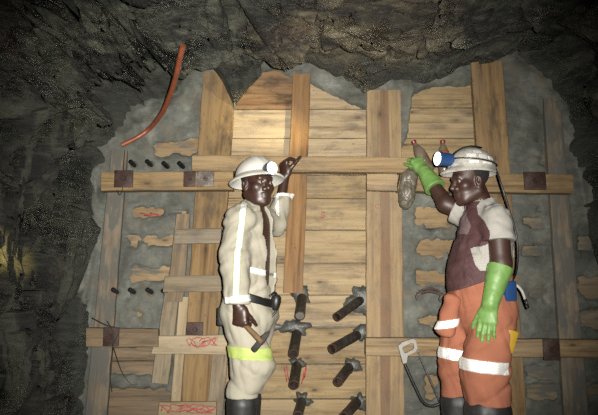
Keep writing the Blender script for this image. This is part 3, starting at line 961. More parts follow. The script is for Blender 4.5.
# ---- steel pipes through the planks
GS = 'steel pipes sticking out of the middle planks'
pipes = [((302, 296), (300, 316), 0.030, True, 'upper left pipe, plugged with grey mortar at its end'),
         ((362, 299), (337, 317), 0.027, False, 'topmost open pipe, coming out of a big dark mortar patch'),
         ((297, 332), (293.5, 354), 0.030, False, 'open pipe second in the left column, under a grey mortar splash'),
         ((359, 334), (332, 349), 0.029, False, 'longest slanting pipe, second in the right column'),
         ((297, 364), (294, 385), 0.030, False, 'open pipe between streaks of red paint'),
         ((350, 366), (338, 382), 0.029, False, 'short slanting pipe, third in the right column'),
         ((302, 400), (298, 416), 0.028, False, 'lowest pipe of the left column, cut by the bottom edge'),
         ((358, 401), (344, 417), 0.029, False, 'lowest pipe of the right column, cut by the bottom edge')]
for k, (b, t_, r, plug, l) in enumerate(pipes):
    B = P(b[0], b[1], 3.585); T = P(t_[0], t_[1], 3.37)
    ax = nz(T - B)
    e = empty('steel_pipe', B); tag(e, l, 'pipe', GS)
    mb = MB()
    L = np.linalg.norm(T - B)
    prof = [(r, 0), (r * 1.02, L * 0.3), (r * 0.98, L * 0.6), (r, L - 0.012)]
    mb.lathe(B, ax, prof, 20)
    mb.build('pipe_body', PIPE, e, 'auto')
    mb = MB()
    mb.lathe(B, ax, [(r, L - 0.012), (r, L), (r * 0.8, L), (r * 0.8, L - 0.02), (r * 0.8, L - 0.06)], 20, 0)
    mb.build('pipe_end', PIPE_RIM, e, 'auto')
    mb = MB()
    dep = 0.004 if plug else 0.055
    mb.lathe(B, ax, [(r * 0.82, L - dep - 0.004), (r * 0.8, L - dep), (0.0, L - dep + (0.004 if plug else 0))], 20)
    mb.build('mortar_plug' if plug else 'bore', MORTAR if plug else HOLE, e, 'auto')
    # mortar packed round the foot of the pipe
    rs = random.Random(k)
    big = {0: (0.062, 0.05, 0.0, 0.01), 1: (0.115, 0.105, 0.035, -0.01), 2: (0.085, 0.05, -0.01, 0.03), 3: (0.05, 0.05, 0.015, 0.01), 4: (0.045, 0.045, 0, 0.0), 5: (0.055, 0.05, 0.01, 0.0), 6: (0.05, 0.045, 0, 0), 7: (0.06, 0.05, 0.01, 0)}[k]
    vv = [(B[0] + big[2], 3.578 - 0.028, B[2] + big[3])]; ff = []
    n = 44
    for ring, (fr, hh) in enumerate(((0.55, 0.024), (0.85, 0.012), (1.0, -0.004))):
        for i in range(n):
            a = 2 * PI * i / n
            w = 1 + 0.6 * mnoise.noise(Vector((math.cos(a) * 1.6 + k * 5, math.sin(a) * 1.6, 0))) + 0.28 * mnoise.noise(Vector((math.cos(a) * 3.2 + k * 5, math.sin(a) * 3.2, 3)))
            vv.append((B[0] + big[2] + big[0] * fr * w * math.cos(a), 3.58 - hh, B[2] + big[3] + big[1] * fr * w * math.sin(a)))
    for i in range(n): ff.append((0, 1 + i, 1 + (i + 1) % n))
    for rg in range(2):
        for i in range(n):
            ff.append((1 + rg * n + i, 1 + (rg + 1) * n + i, 1 + (rg + 1) * n + (i + 1) % n, 1 + rg * n + (i + 1) % n))
    mk('mortar_collar', vv, ff, WETMORTAR, e)

# grey mortar smear along the seam left of the second pipe pair
vv = []; ff = []
for i in range(17):
    px = 264 + i * 2.2
    w = 2.8 + 2.4 * mnoise.noise(Vector((i * 0.7, 2, 0))) + (2.5 if i < 6 else 0)
    for q, (dyp, yy) in enumerate(((-w, 0.002), (-w * 0.5, -0.008), (w * 0.4, -0.009), (w * 1.0, 0.002))):
        vv.append(P(px, 327 + dyp, 3.58 + yy))
for i in range(16):
    for q in range(3):
        ff.append((i * 4 + q, i * 4 + q + 1, (i + 1) * 4 + q + 1, (i + 1) * 4 + q))
o = mk('mortar_smear', vv, ff, WETMORTAR); tag(o, 'grey mortar smeared along the plank seam left of the second pipe', 'mortar')

# ---- black tube stubs in the left bay
GT = 'black tube stubs in the left bay'
names = ['leftmost', 'second from left', 'third from left', 'rightmost']
for row, (pts, where) in enumerate(((((132, 163), (148.5, 162.5), (165, 164.5), (180.5, 164.5)), 'upper row above the left beam'),
                                    (((114.5, 291), (131.5, 291), (149, 291), (164.5, 292)), 'lower row over the lower left beam'))):
    for k, (x, y) in enumerate(pts):
        B = P(x + 3.5, y + 3.5 if row == 0 else y + 2, 3.575); T = P(x - 1.5, y - 1.5, 3.50)
        e = empty('tube_stub', B); tag(e, f'black tube stub, {names[k]} of the {where}', 'tube', GT)
        ax = nz(T - B); L = np.linalg.norm(T - B)
        mb = MB(); mb.lathe(B, ax, [(0.014, 0), (0.014, L), (0.009, L), (0.009, L - 0.02), (0, L - 0.02)], 14)
        mb.build('tube', BLACK, e, 'auto')
        mb = MB(); mb.lathe(P(x + 2.5, y + 2.5 if row == 0 else y + 1.5, 3.572), (0, -1, 0), [(0.028, -0.004), (0.024, 0.008), (0.014, 0.014), (0, 0.014)], 12)
        mb.build('mortar_collar', MORTAR, e)

# ---- iron clamp in the right bay
e = empty('pipe_clamp', P(432, 298, 3.56)); tag(e, 'curved iron pipe clamp with two bolts set in mortar', 'clamp')
pts = [P(417 + 27 * i / 12, 297 - 6.5 * math.sin(PI * (0.12 + 0.76 * i / 12)) + (i / 12) * 1.5, 3.545) for i in range(13)]
mb = MB(); mb.tube(pts, 0.011, 8, True, 0, 0.7, (0, 1, 0)); mb.build('clamp_strap', RUST, e, 'auto')
pts = [P(419 + 21 * i / 12, 291.5 - 3.5 * math.sin(PI * i / 12), 3.552) for i in range(13)]
mb = MB(); mb.tube(pts, 0.006, 8, True, 0, 0.7, (0, 1, 0)); mb.build('clamp_rib', RUST, e, 'auto')
for x, y in ((418.5, 297), (441.5, 299)):
    c = P(x, y, 3.565)
    mb = MB(); mb.lathe(c, (0, -1, 0), [(0.021, 0), (0.021, 0.03), (0.012, 0.03), (0.012, 0.045), (0, 0.045)], 14)
    mb.build('bolt', PIPE, e, 'auto')

# ---- wires and hose
pts = [P(*q) for q in ((183, 46, 2.72), (180, 58, 2.78), (176, 76, 2.90), (170, 95, 3.08), (162, 113, 3.27), (150, 128, 3.46), (138, 137, 3.47), (122, 145, 3.47))]
# smooth curve
def spline(pts, n=40):
    pts = [np.asarray(p, float) for p in pts]
    pts = [2 * pts[0] - pts[1]] + pts + [2 * pts[-1] - pts[-2]]
    out = []
    m = len(pts) - 3
    for k in range(m):
        p0, p1, p2, p3 = pts[k:k + 4]
        for i in range(max(2, n // m)):
            t = i / max(2, n // m)
            out.append(0.5 * (2 * p1 + (p2 - p0) * t + (2 * p0 - 5 * p1 + 4 * p2 - p3) * t * t + (3 * p1 - p0 - 3 * p2 + p3) * t ** 3))
    out.append(pts[-2])
    return out


mb = MB(); mb.tube(spline(pts, 48), 0.0145, 12)
o = mb.build('hose', HOSE, smooth='auto'); tag(o, 'orange hose curving down from the rock roof to the left beam', 'hose')
mb = MB(); mb.tube(spline([P(125, 150, 3.50), P(123.5, 168, 3.432), P(123, 186, 3.43), P(120, 195, 3.47), P(117, 190, 3.44)], 30), 0.0022, 6)
o = mb.build('wire', WIRE); tag(o, 'thin wire looped over the rusty plate of the left upper beam', 'wire')
mb = MB()
mb.tube(spline([P(107, 321, 3.46), P(112, 330, 3.438), P(113, 346, 3.438), P(110, 372, 3.5), P(112, 392, 3.52)], 30), 0.0022, 6)
mb.tube(spline([P(113, 346, 3.44), P(122, 372, 3.53), P(131, 384, 3.55), P(138, 384, 3.56)], 30), 0.002, 6)
mb.tube(spline([P(92, 318, 3.47), P(106, 325, 3.44), P(119, 330, 3.438), P(112, 346, 3.44)], 30), 0.003, 6)
o = mb.build('wire', WIRE); tag(o, 'tangled wire hanging from the rusty plate of the left lower beam', 'wire')

# ------------------------------------------------------------------ SIGNED-DISTANCE MODELLER (for bodies and clothes)
class Field:
    def __init__(s, lo, hi, h):
        s.lo = np.asarray(lo, float); s.h = h
        s.n = np.ceil((np.asarray(hi, float) - s.lo) / h).astype(int) + 1
        s.F = np.full(s.n, 10.0, dtype=np.float32)

    def sub(s, lo, hi):
        a = np.clip(np.floor((lo - s.lo) / s.h).astype(int), 0, s.n)
        b = np.clip(np.ceil((hi - s.lo) / s.h).astype(int) + 1, 0, s.n)
        sl = tuple(slice(i, j) for i, j in zip(a, b))
        ax = [s.lo[k] + s.h * np.arange(a[k], b[k]) for k in range(3)]
        X, Y, Z = np.meshgrid(*ax, indexing='ij', sparse=False)
        return sl, X.astype(np.float32), Y.astype(np.float32), Z.astype(np.float32)

    def union(s, prim, k=0.02, pad=0.06):
        fn, lo, hi = prim
        sl, X, Y, Z = s.sub(lo - pad, hi + pad)
        if X.size == 0: return s
        b = fn(X, Y, Z); a = s.F[sl]
        h = np.clip(0.5 + 0.5 * (b - a) / k, 0, 1) if k else (b > a) * 1.0
        s.F[sl] = b + (a - b) * h - k * h * (1 - h)
        return s

    def cut(s, prim, k=0.01, pad=0.03):
        fn, lo, hi = prim
        sl, X, Y, Z = s.sub(lo - pad, hi + pad)
        if X.size == 0: return s
        b = -fn(X, Y, Z); a = s.F[sl]
        h = np.clip(0.5 - 0.5 * (b - a) / k, 0, 1)
        s.F[sl] = b + (a - b) * h + k * h * (1 - h)
        return s

    def all(s):
        return s.sub(s.lo, s.lo + s.h * s.n)[1:]

    def mesh(s, F=None):
        F = s.F if F is None else F
        S = F < 0
        nx, ny, nz_ = F.shape
        cnt = np.zeros((nx - 1, ny - 1, nz_ - 1), np.int8)
        for a in (0, 1):
            for b in (0, 1):
                for c in (0, 1):
                    cnt += S[a:nx - 1 + a, b:ny - 1 + b, c:nz_ - 1 + c]
        act = (cnt > 0) & (cnt < 8)
        I = np.argwhere(act)
        idx = np.full(act.shape, -1, np.int64); idx[act] = np.arange(len(I))
        acc = np.zeros((len(I), 3)); num = np.zeros(len(I))
        i, j, k = I.T
        for axis in range(3):
            for a in (0, 1):
                for b in (0, 1):
                    o0 = [a, b]; o0.insert(axis, 0); o1 = [a, b]; o1.insert(axis, 1)
                    v0 = F[i + o0[0], j + o0[1], k + o0[2]]; v1 = F[i + o1[0], j + o1[1], k + o1[2]]
                    m = (v0 < 0) != (v1 < 0)
                    t = np.where(m, v0 / np.where(v0 - v1 == 0, 1, v0 - v1), 0)
                    p = np.array(o0, float)[None, :].repeat(len(I), 0)
                    p[:, axis] += t
                    acc[m] += p[m]; num[m] += 1
        V = s.lo + s.h * (I + acc / num[:, None])
        faces = []
        for axis in range(3):
            o_ = [x for x in range(3) if x != axis]
            sh0 = [slice(None)] * 3; sh1 = [slice(None)] * 3
            sh0[axis] = slice(0, -1); sh1[axis] = slice(1, None)
            ch = S[tuple(sh0)] != S[tuple(sh1)]
            E = np.argwhere(ch)
            ok = np.ones(len(E), bool)
            for x in o_: ok &= (E[:, x] > 0) & (E[:, x] < F.shape[x] - 1)
            E = E[ok]
            ins = S[E[:, 0], E[:, 1], E[:, 2]]
            q = []
            for du, dv in ((-1, -1), (0, -1), (0, 0), (-1, 0)):
                e = E.copy(); e[:, o_[0]] += du; e[:, o_[1]] += dv
                q.append(idx[e[:, 0], e[:, 1], e[:, 2]])
            q = np.stack(q, 1)
            flip = ins if axis != 1 else ~ins
            q[~flip] = q[~flip][:, ::-1]
            faces.append(q)
        return V, np.concatenate(faces)


def cap(A, B, ra, rb):
    """tapered capsule"""
    A = np.asarray(A, float); B = np.asarray(B, float); D = B - A; L2 = float(D @ D) + 1e-12

    def fn(X, Y, Z):
        t = np.clip(((X - A[0]) * D[0] + (Y - A[1]) * D[1] + (Z - A[2]) * D[2]) / L2, 0, 1)
        d = np.sqrt((X - A[0] - t * D[0]) ** 2 + (Y - A[1] - t * D[1]) ** 2 + (Z - A[2] - t * D[2]) ** 2)
        return d - (ra + (rb - ra) * t)
    r = max(ra, rb)
    return fn, np.minimum(A, B) - r, np.maximum(A, B) + r


def ecap(A, B, side, sa, sb):
    """capsule with elliptic section: sa/sb = (half width along side, half depth)"""
    A = np.asarray(A, float); B = np.asarray(B, float); D = B - A; L = float(np.linalg.norm(D)); d = D / L
    e1 = nz(np.asarray(side, float) - d * np.dot(side, d)); e2 = np.cross(d, e1)

    def fn(X, Y, Z):
        x = X - A[0]; y = Y - A[1]; z = Z - A[2]
        l = x * d[0] + y * d[1] + z * d[2]
        t = np.clip(l / L, 0, 1)
        over = l - t * L
        u = x * e1[0] + y * e1[1] + z * e1[2]
        v = x * e2[0] + y * e2[1] + z * e2[2]
        a = sa[0] + (sb[0] - sa[0]) * t; b = sa[1] + (sb[1] - sa[1]) * t
        m = np.minimum(a, b)
        return (np.sqrt((u / a) ** 2 + (v / b) ** 2 + (over / m) ** 2) - 1) * m
    r = max(*sa, *sb)
    return fn, np.minimum(A, B) - r, np.maximum(A, B) + r


def ell(C, axes, rad):
    C = np.asarray(C, float); A = [nz(a) for a in axes]

    def fn(X, Y, Z):
        x = X - C[0]; y = Y - C[1]; z = Z - C[2]
        s = 0; g = 0
        for a, r in zip(A, rad):
            u = x * a[0] + y * a[1] + z * a[2]
            s = s + (u / r) ** 2; g = g + (u / (r * r)) ** 2
        k0 = np.sqrt(s); k1 = np.sqrt(g) + 1e-9
        return k0 * (k0 - 1) / k1
    r = max(rad)
    return fn, C - r, C + r


def obox(C, axes, half, rnd=0.004):
    C = np.asarray(C, float); A = [nz(a) for a in axes]

    def fn(X, Y, Z):
        x = X - C[0]; y = Y - C[1]; z = Z - C[2]
        qs = [np.abs(x * a[0] + y * a[1] + z * a[2]) - h + rnd for a, h in zip(A, half)]
        out = np.sqrt(sum(np.maximum(q, 0) ** 2 for q in qs))
        ins = np.minimum(np.maximum(np.maximum(qs[0], qs[1]), qs[2]), 0)
        return out + ins - rnd
    r = float(np.linalg.norm(half))
    return fn, C - r, C + r


def hand_prims(W, d, n, left, curl, spread=0.0, scale=1.0, thumb=(0.75, 0.65, 0.25), tcurl=0.4, fat=0.0, curls=None, flen=1.0):
    """palm, four unequal fingers of three joints, and a thumb leaving the side of the palm"""
    d = nz(d); n = nz(np.asarray(n) - d * np.dot(n, d))
    s = np.cross(n, d) if left else np.cross(d, n)      # towards the thumb
    S = scale
    out = []
    K = W + d * 0.092 * S
    out.append((ecap(W + d * 0.012 * S, K - d * 0.012 * S, s, (0.027 * S + fat, 0.019 * S + fat), (0.041 * S + fat, 0.0145 * S + fat)), 0.012))
    out.append((ell(W + d * 0.038 * S + s * 0.024 * S + n * 0.010 * S, (d, s, n), (0.034 * S, 0.020 * S + fat, 0.019 * S + fat)), 0.012))
    fl = [0.074, 0.083, 0.076, 0.060]; off = [0.031, 0.0105, -0.0105, -0.030]; fr = [0.0092, 0.0095, 0.009, 0.0078]
    for i in range(4):
        c = curls[i] if curls else curl
        base = W + d * (0.090 - (0.004, 0.0, 0.004, 0.012)[i]) * S + s * off[i] * S
        fd = nz(d + s * spread * (1.5 - i))
        p = base; a = 0
        for q, (fr_l, ck) in enumerate(zip((0.46, 0.30, 0.24), c)):
            a += ck
            dirv = fd * math.cos(a) + n * math.sin(a)
            e = p + dirv * fl[i] * fr_l * S * flen
            r0 = (fr[i] * (1 - 0.09 * q)) * S + fat
            out.append((cap(p, e, r0, r0 * 0.92), 0.004 if q else 0.008))
            p = e
    tb = W + d * 0.030 * S + s * 0.026 * S + n * 0.006 * S
    td = nz(d * thumb[0] + s * thumb[1] + n * thumb[2])
    p = tb
    for q, (L, r) in enumerate(((0.046, 0.0125), (0.034, 0.0108), (0.026, 0.0095))):
        e = p + td * L * S
        out.append((cap(p, e, r * S + fat, r * 0.9 * S + fat), 0.008 if q == 0 else 0.004))
        p = e
        td = nz(td + (d * 0.5 + n * 0.8 - s * 0.35) * tcurl)
    return out


def head_prims(c, r, f, u, jaw=1.0, cheek=1.0):
    """(union prims, cut prims) for a head whose eyes sit at height c"""
    Pq = lambda a, b, h: c + r * a + f * b + u * h
    U = [(ell(Pq(0, -0.008, 0.048), (r, f, u), (0.074, 0.096, 0.088)), 0.02),
         (ell(Pq(0, 0.030, -0.020), (r, f, u), (0.064, 0.066, 0.085)), 0.025),
         (ell(Pq(0, 0.046, -0.072), (r, f, u), (0.050 * jaw, 0.046, 0.046)), 0.025),
         (cap(Pq(0, 0.072, -0.108), Pq(0, 0.074, -0.100), 0.022, 0.02), 0.025),
         (cap(Pq(-0.056, -0.008, -0.062), Pq(-0.03, 0.055, -0.10), 0.022, 0.018), 0.03),
         (cap(Pq(0.056, -0.008, -0.062), Pq(0.03, 0.055, -0.10), 0.022, 0.018), 0.03),
         (cap(Pq(-0.034, 0.080, 0.020), Pq(0.034, 0.080, 0.020), 0.013, 0.013), 0.018),
         (cap(Pq(0, 0.090, 0.008), Pq(0, 0.112, -0.034), 0.008, 0.0125), 0.012),
         (cap(Pq(-0.015, 0.096, -0.040), Pq(0.015, 0.096, -0.040), 0.0115, 0.0115), 0.008),
         (ell(Pq(-0.044, 0.058, -0.028), (r, f, u), (0.026 * cheek, 0.026, 0.024)), 0.02),
         (ell(Pq(0.044, 0.058, -0.028), (r, f, u), (0.026 * cheek, 0.026, 0.024)), 0.02),
         (ell(Pq(0, 0.090, -0.066), (r, f, u), (0.027, 0.014, 0.0085)), 0.008),
         (ell(Pq(0, 0.088, -0.082), (r, f, u), (0.024, 0.014, 0.0095)), 0.008),
         (ell(Pq(-0.074, -0.008, -0.012), (r, f, u), (0.012, 0.021, 0.033)), 0.008),
         (ell(Pq(0.074, -0.008, -0.012), (r, f, u), (0.012, 0.021, 0.033)), 0.008)]
    Cc = [(ell(Pq(-0.032, 0.106, -0.002), (r, f, u), (0.017, 0.022, 0.011)), 0.008),
          (ell(Pq(0.032, 0.106, -0.002), (r, f, u), (0.017, 0.022, 0.011)), 0.008),
          (cap(Pq(-0.022, 0.106, -0.074), Pq(0.022, 0.106, -0.074), 0.0022, 0.0022), 0.004),
          (ell(Pq(-0.085, 0.0, -0.010), (r, f, u), (0.010, 0.010, 0.018)), 0.004),
          (ell(Pq(0.085, 0.0, -0.010), (r, f, u), (0.010, 0.010, 0.018)), 0.004)]
    return U, Cc


def eyes(parent, c, r, f, u, look):
    for sgn in (-1, 1):
        ctr = c + r * 0.032 * sgn + f * 0.079 - u * 0.002
        bm = bmesh.new(); bmesh.ops.create_uvsphere(bm, u_segments=16, v_segments=12, radius=0.0118)
        bm.verts.index_update()
        v = [ctr + np.array(x.co) for x in bm.verts]; fc = [tuple(x.index for x in q.verts) for q in bm.faces]
        mi = [1 if nz(np.mean([v[i] for i in q], 0) - ctr) @ nz(look) > 0.86 else 0 for q in fc]
        bm.free()
        mk('eye', v, fc, [EYE, IRIS], parent, True, mi)


def helmet_shell(c, r, f, u, dome, brim_fn, mat, parent, ribs=3, thick=0.004):
    """dome rings + flange whose width varies round the head"""
    n = 56
    rings = []
    for k in range(13):
        a = k / 12 * PI / 2
        rings.append([(dome[0] * math.cos(a) * math.cos(t), dome[1] * math.cos(a) * math.sin(t), dome[2] * math.sin(a)) for t in np.linspace(0, 2 * PI, n, endpoint=False)])
    rings = rings[::-1]
    def lift(p):
        x, y, z = p
        for xr in ((0.0, 0.034, -0.034) if ribs == 3 else (0.0,)):
            w = 0.010
            z += 0.006 * math.exp(-((x - xr) / w) ** 2) * min(1, max(0, (z / dome[2] - 0.35) * 3))
        return (x, y, z)
    rings = [[lift(p) for p in rg] for rg in rings]
    fl1 = []; fl2 = []; fl3 = []
    for t in np.linspace(0, 2 * PI, n, endpoint=False):
        w, drop = brim_fn(t)
        ct, st = math.cos(t), math.sin(t)
        fl1.append(((dome[0] + w * 0.35) * ct, (dome[1] + w * 0.35) * st, -0.008 - drop * 0.2))
        fl2.append(((dome[0] + w) * ct, (dome[1] + w) * st, -0.012 - drop))
        fl3.append(((dome[0] + w + 0.003) * ct, (dome[1] + w + 0.003) * st, -0.018 - drop))
    rings += [fl1, fl2, fl3]
    inner = []
    for rg in rings[::-1]:
        inner.append([(x * 0.955, y * 0.955, z - (0.006 if i is None else 0.006)) for i, (x, y, z) in enumerate(rg)])
    rings += inner
    V = [c + r * p[0] + f * p[1] + u * p[2] for rg in rings for p in rg]
    Fc = []
    for i in range(len(rings) - 1):
        for k in range(n):
            Fc.append((i * n + k, (i + 1) * n + k, (i + 1) * n + (k + 1) % n, i * n + (k + 1) % n))
    return mk('helmet', V, Fc, mat, parent, 'auto')


def sdf_part(name, Fl, F, mat, parent, midx_fn=None):
    V, fc = Fl.mesh(F)
    mi = None
    if midx_fn is not None:
        C = V[fc].mean(1)
        mi = midx_fn(C)
    return mk(name, V, fc, mat, parent, True, mi)


UP = np.array([0, 0, 1.0])


def boot(parent, ankle_x, y, ztop, fdir, rs):
    """gumboot: shaft, foot and sole standing on the floor"""
    lo = np.array([ankle_x - 0.3, y - 0.3, -0.02]); hi = np.array([ankle_x + 0.3, y + 0.3, ztop + 0.05])
    B = Field(lo, hi, 0.006)
    A0 = np.array([ankle_x, y, 0.10])
    side = np.cross(fdir, UP)
    B.union(ecap((ankle_x, y, ztop - 0.05), A0, side, (rs, rs * 1.05), (rs * 0.72, rs * 0.78)), 0.02)
    B.union(ecap(A0 - fdir * 0.03 - UP * 0.045, A0 + fdir * 0.13 - UP * 0.055, side, (0.042, 0.05), (0.046, 0.042)), 0.04)
    X, Y, Z = B.all()
    Fv = np.maximum(B.F, Z - ztop)
    Fv = np.maximum(Fv, 0.0 - Z) + 0.002 * vn(X * 30, Y * 30, Z * 18)
    sdf_part('boot', B, Fv, BOOT, parent)


# ------------------------------------------------------------------ MAN IN CREAM OVERALLS
def man_cream():
    tf = nz((0.84, -0.54, 0)); tr = np.cross(tf, UP)               # facing right of the camera
    chest = P(250, 236, 3.20); hipc = P(250, 308, 3.20); neck = P(254, 209, 3.19)
    rs = P(240, 217, 3.08); ls = P(263, 216, 3.29)
    re_ = P(234, 259, 3.02); rw = P(238, 305, 2.985)
    le = P(276, 225, 3.36); lw = P(285, 178.5, 3.41)
    kz = P(250, 358, 3.15)
    rk = P(251, 363, 3.13); lk = P(252, 360, 3.27)
    ztop = P(245, 397, 3.12)[2]
    ra = P(243, 392, 3.13); la = P(247, 392, 3.28)
    rh = hipc + tr * 0.085 - UP * 0.03; lh = hipc - tr * 0.085 - UP * 0.03
    root = empty('person', (hipc[0], 3.2, 0.0))
    tag(root, 'person in cream overalls and full-brim white helmet, one hand raised to the beam', 'person')

    hc = P(257, 183.5, 3.14)
    hf = nz((0.60, -0.79, -0.05)); hr = nz(np.cross(hf, (-0.06, 0.05, 1.0))); hu = np.cross(hr, hf)
    lo = np.array([min(rs[0], rw[0]) - 0.16, 2.90, 0.0]); hi = np.array([lw[0] + 0.18, 3.52, lw[2] + 0.26])
    # ---- body
    B = Field(lo, hi, 0.0042)
    B.union(ecap(chest + UP * 0.05, hipc, tr, (0.145, 0.098), (0.13, 0.095)), 0.05)
    B.union(cap(rs - UP * 0.01, ls - UP * 0.01, 0.05, 0.05), 0.05)
    B.union(cap(neck - UP * 0.03, hc - UP * 0.06 - hf * 0.02, 0.056, 0.052), 0.03)
    B.union(cap(rs, re_, 0.046, 0.038), 0.02); B.union(cap(re_, rw, 0.038, 0.026), 0.02)
    B.union(cap(ls, le, 0.046, 0.038), 0.02); B.union(cap(le, lw, 0.036, 0.0255), 0.02)
    B.union(cap(rh, rk, 0.075, 0.052), 0.03); B.union(cap(rk, ra, 0.052, 0.04), 0.02)
    B.union(cap(lh, lk, 0.075, 0.052), 0.03); B.union(cap(lk, la, 0.052, 0.04), 0.02)
    for p, k in hand_prims(rw + np.array([0, 0.002, 0.0]), (0.12, 0.0, -1), (0.5, 0.87, 0.0), False, (1.25, 1.6, 1.0), thumb=(0.75, 0.25, 0.65), tcurl=0.9, scale=1.12):
        B.union(p, k, 0.02)
    hw = lw
    for p, k in hand_prims(hw, (-0.12, 0.06, 1), (0.78, 0.55, 0.12), True, None, spread=0.05,
                           curls=[(1.0, 0.7, 0.4), (1.05, 0.8, 0.5), (1.15, 0.8, 0.5), (1.2, 0.9, 0.6)], thumb=(0.70, 0.55, 0.5), tcurl=0.35, scale=1.12):
        B.union(p, k, 0.02)
    U, C = head_prims(hc, hr, hf, hu, 1.0)
    for p, k in U: B.union(p, k, 0.03)
    for p, k in C: B.cut(p, k, 0.02)
    sdf_part('body', B, None, SKIN, root)
    eyes(root, hc, hr, hf, hu, hf)

    # ---- hair
    Hh = Field(hc - 0.16, hc + 0.18, 0.005)
    Hh.union(ell(hc - hf * 0.010 + hu * 0.046, (hr, hf, hu), (0.079, 0.100, 0.092)), 0.01)
    X, Y, Z = Hh.all()
    fv = (X - hc[0]) * hf[0] + (Y - hc[1]) * hf[1] + (Z - hc[2]) * hf[2]
    uv = (X - hc[0]) * hu[0] + (Y - hc[1]) * hu[1] + (Z - hc[2]) * hu[2]
    Fv = np.maximum(Hh.F, np.minimum(fv - 0.01, 0.052 - uv)); Fv = np.maximum(Fv, -0.03 - uv)
    sdf_part('hair', Hh, Fv, HAIR, root)

    # ---- trousers
    T = Field((lo[0] - 0.02, 2.95, ztop - 0.06), (hi[0], 3.46, hipc[2] + 0.12), 0.006)
    T.union(ecap(hipc + UP * 0.06, hipc - UP * 0.04, tr, (0.155, 0.122), (0.165, 0.128)), 0.04)
    T.union(cap(rh, rk + tf * 0.008, 0.100, 0.100), 0.05); T.union(cap(rk + tf * 0.008, ra - UP * 0.0, 0.100, 0.080), 0.04)
    T.union(cap(lh, lk, 0.098, 0.088), 0.03); T.union(cap(lk, la, 0.088, 0.076), 0.03)
    X, Y, Z = T.all()
    folds = 0.010 * vn(X * 6 + 4, Y * 6, Z * 11 + 1.5 * X) - 0.014 * np.abs(vn(X * 9, Y * 9, Z * 17 + X * 9)) - 0.009 * np.abs(vn(X * 20 + Z * 6, Y * 20, Z * 7 - X * 8)) + 0.006
    TF = T.F + folds
    TF0 = TF.copy()
    TF = np.maximum(TF, ztop - 0.004 - Z)
    sdf_part('trousers', T, TF, OVERALL, root)
    zk = P(250, 347.5, 3.05)[2]; zk2 = P(250, 360, 3.05)[2]
    for nm, cen in (('near', rk), ('far', lk)):
        tilt = (X - rk[0]) * 0.05
        sel = np.maximum(Z + tilt - zk, zk2 - Z - tilt)
        side = ((Y - 3.2) if nm == 'near' else (3.2 - Y))
        sdf_part('knee_tape', T, np.maximum(np.maximum(TF0 - 0.004, sel), side), LIME, root)

    # ---- jacket
    J = Field((lo[0] - 0.02, 2.88, hipc[2] - 0.10), (hi[0], 3.52, hc[2] - 0.02), 0.005)
    J.union(ecap(chest + UP * 0.02, chest - UP * 0.10, tr, (0.150, 0.118), (0.165, 0.128)), 0.05)
    J.union(ecap(chest - UP * 0.10, hipc - UP * 0.005, tr, (0.162, 0.128), (0.165, 0.128)), 0.04)
    J.union(ecap(rs - UP * 0.01, ls - UP * 0.01, tf, (0.072, 0.064), (0.070, 0.064)), 0.06)
    J.union(cap(neck - UP * 0.06, neck + UP * 0.006, 0.088, 0.068), 0.05)
    TORSO = J.F.copy()
    J.union(cap(rs, re_, 0.066, 0.073), 0.03); J.union(cap(re_, rw + UP * 0.012, 0.072, 0.064), 0.02)
    J.union(cap(ls, le, 0.070, 0.062), 0.03); J.union(cap(le, lw - UP * 0.06, 0.060, 0.054), 0.015)
    X, Y, Z = J.all()
    folds = 0.009 * vn(X * 7, Y * 7, Z * 12 + 2 * X) - 0.013 * np.abs(vn(X * 10, Y * 10, Z * 20 - X * 11)) - 0.009 * np.abs(vn(X * 22 + Z * 5, Y * 22, Z * 9 + X * 9)) + 0.006
    JF = J.F + folds
    # cuffs and hem
    def plane(pnt, nrm):
        nrm = nz(nrm)
        return (X - pnt[0]) * nrm[0] + (Y - pnt[1]) * nrm[1] + (Z - pnt[2]) * nrm[2]
    lcut = plane(lw - UP * 0.068, nz(lw - le))
    lcut = np.where((X > lw[0] - 0.08) & (Z > le[2] + 0.05), lcut, -1.0)
    JF = np.maximum(JF, lcut)
    rcut = plane(rw + UP * 0.004, (0, 0, -1))
    JF = np.maximum(JF, rcut)
    # open collar
    neckhole = cap(neck - UP * 0.0, neck + UP * 0.12 + hf * 0.01, 0.060, 0.066)[0](X, Y, Z)
    JF = np.maximum(JF, -neckhole)
    FULL = JF.copy()
    # open front: a slit running down the front from the collar
    fr = plane(chest, tf); sd_ = plane(chest, tr)
    zt = neck[2] - 0.005; zb = hipc[2] + 0.02
    hgt = np.clip((Z - zb) / (zt - zb), 0, 1)
    cen = -0.010 - 0.012 * np.sin(hgt * 3.0)
    half = 0.018 + 0.022 * np.sin(np.clip(hgt, 0, 1) * PI) + 0.026 * hgt
    slit = np.maximum(np.maximum(np.abs(sd_ - cen) - half, 0.066 - fr), np.maximum(zb - Z, Z - (zt + 0.10)))
    JF = np.maximum(JF, -slit)
    sdf_part('jacket', J, JF, OVERALL, root)
    # reflective tape: sleeve stripe, waist band, cuffs, raised arm
    OFF = FULL - 0.0035
    nearm = np.minimum(cap(rs + UP * 0.06, re_, 0.10, 0.10)[0](X, Y, Z), cap(re_, rw, 0.10, 0.10)[0](X, Y, Z))
    axx = np.interp(Z[0, 0, :], [rw[2], re_[2], rs[2] + 0.05], [P(235.5, 305, 2.92)[0], P(237, 262, 2.95)[0], P(243.5, 203, 3.02)[0]])[None, None, :]
    stripe = np.maximum(np.maximum(np.abs(X - axx) - 0.0155, Y - 3.09), rw[2] + 0.03 - Z)
    lim = np.maximum(np.maximum(np.abs(X - axx) - 0.021, Y - 3.09), rw[2] + 0.03 - Z)
    sdf_part('sleeve_edging', J, np.maximum(FULL - 0.0022, lim), EDGING, root)
    sdf_part('sleeve_tape', J, np.maximum(OFF, stripe), RETRO, root)
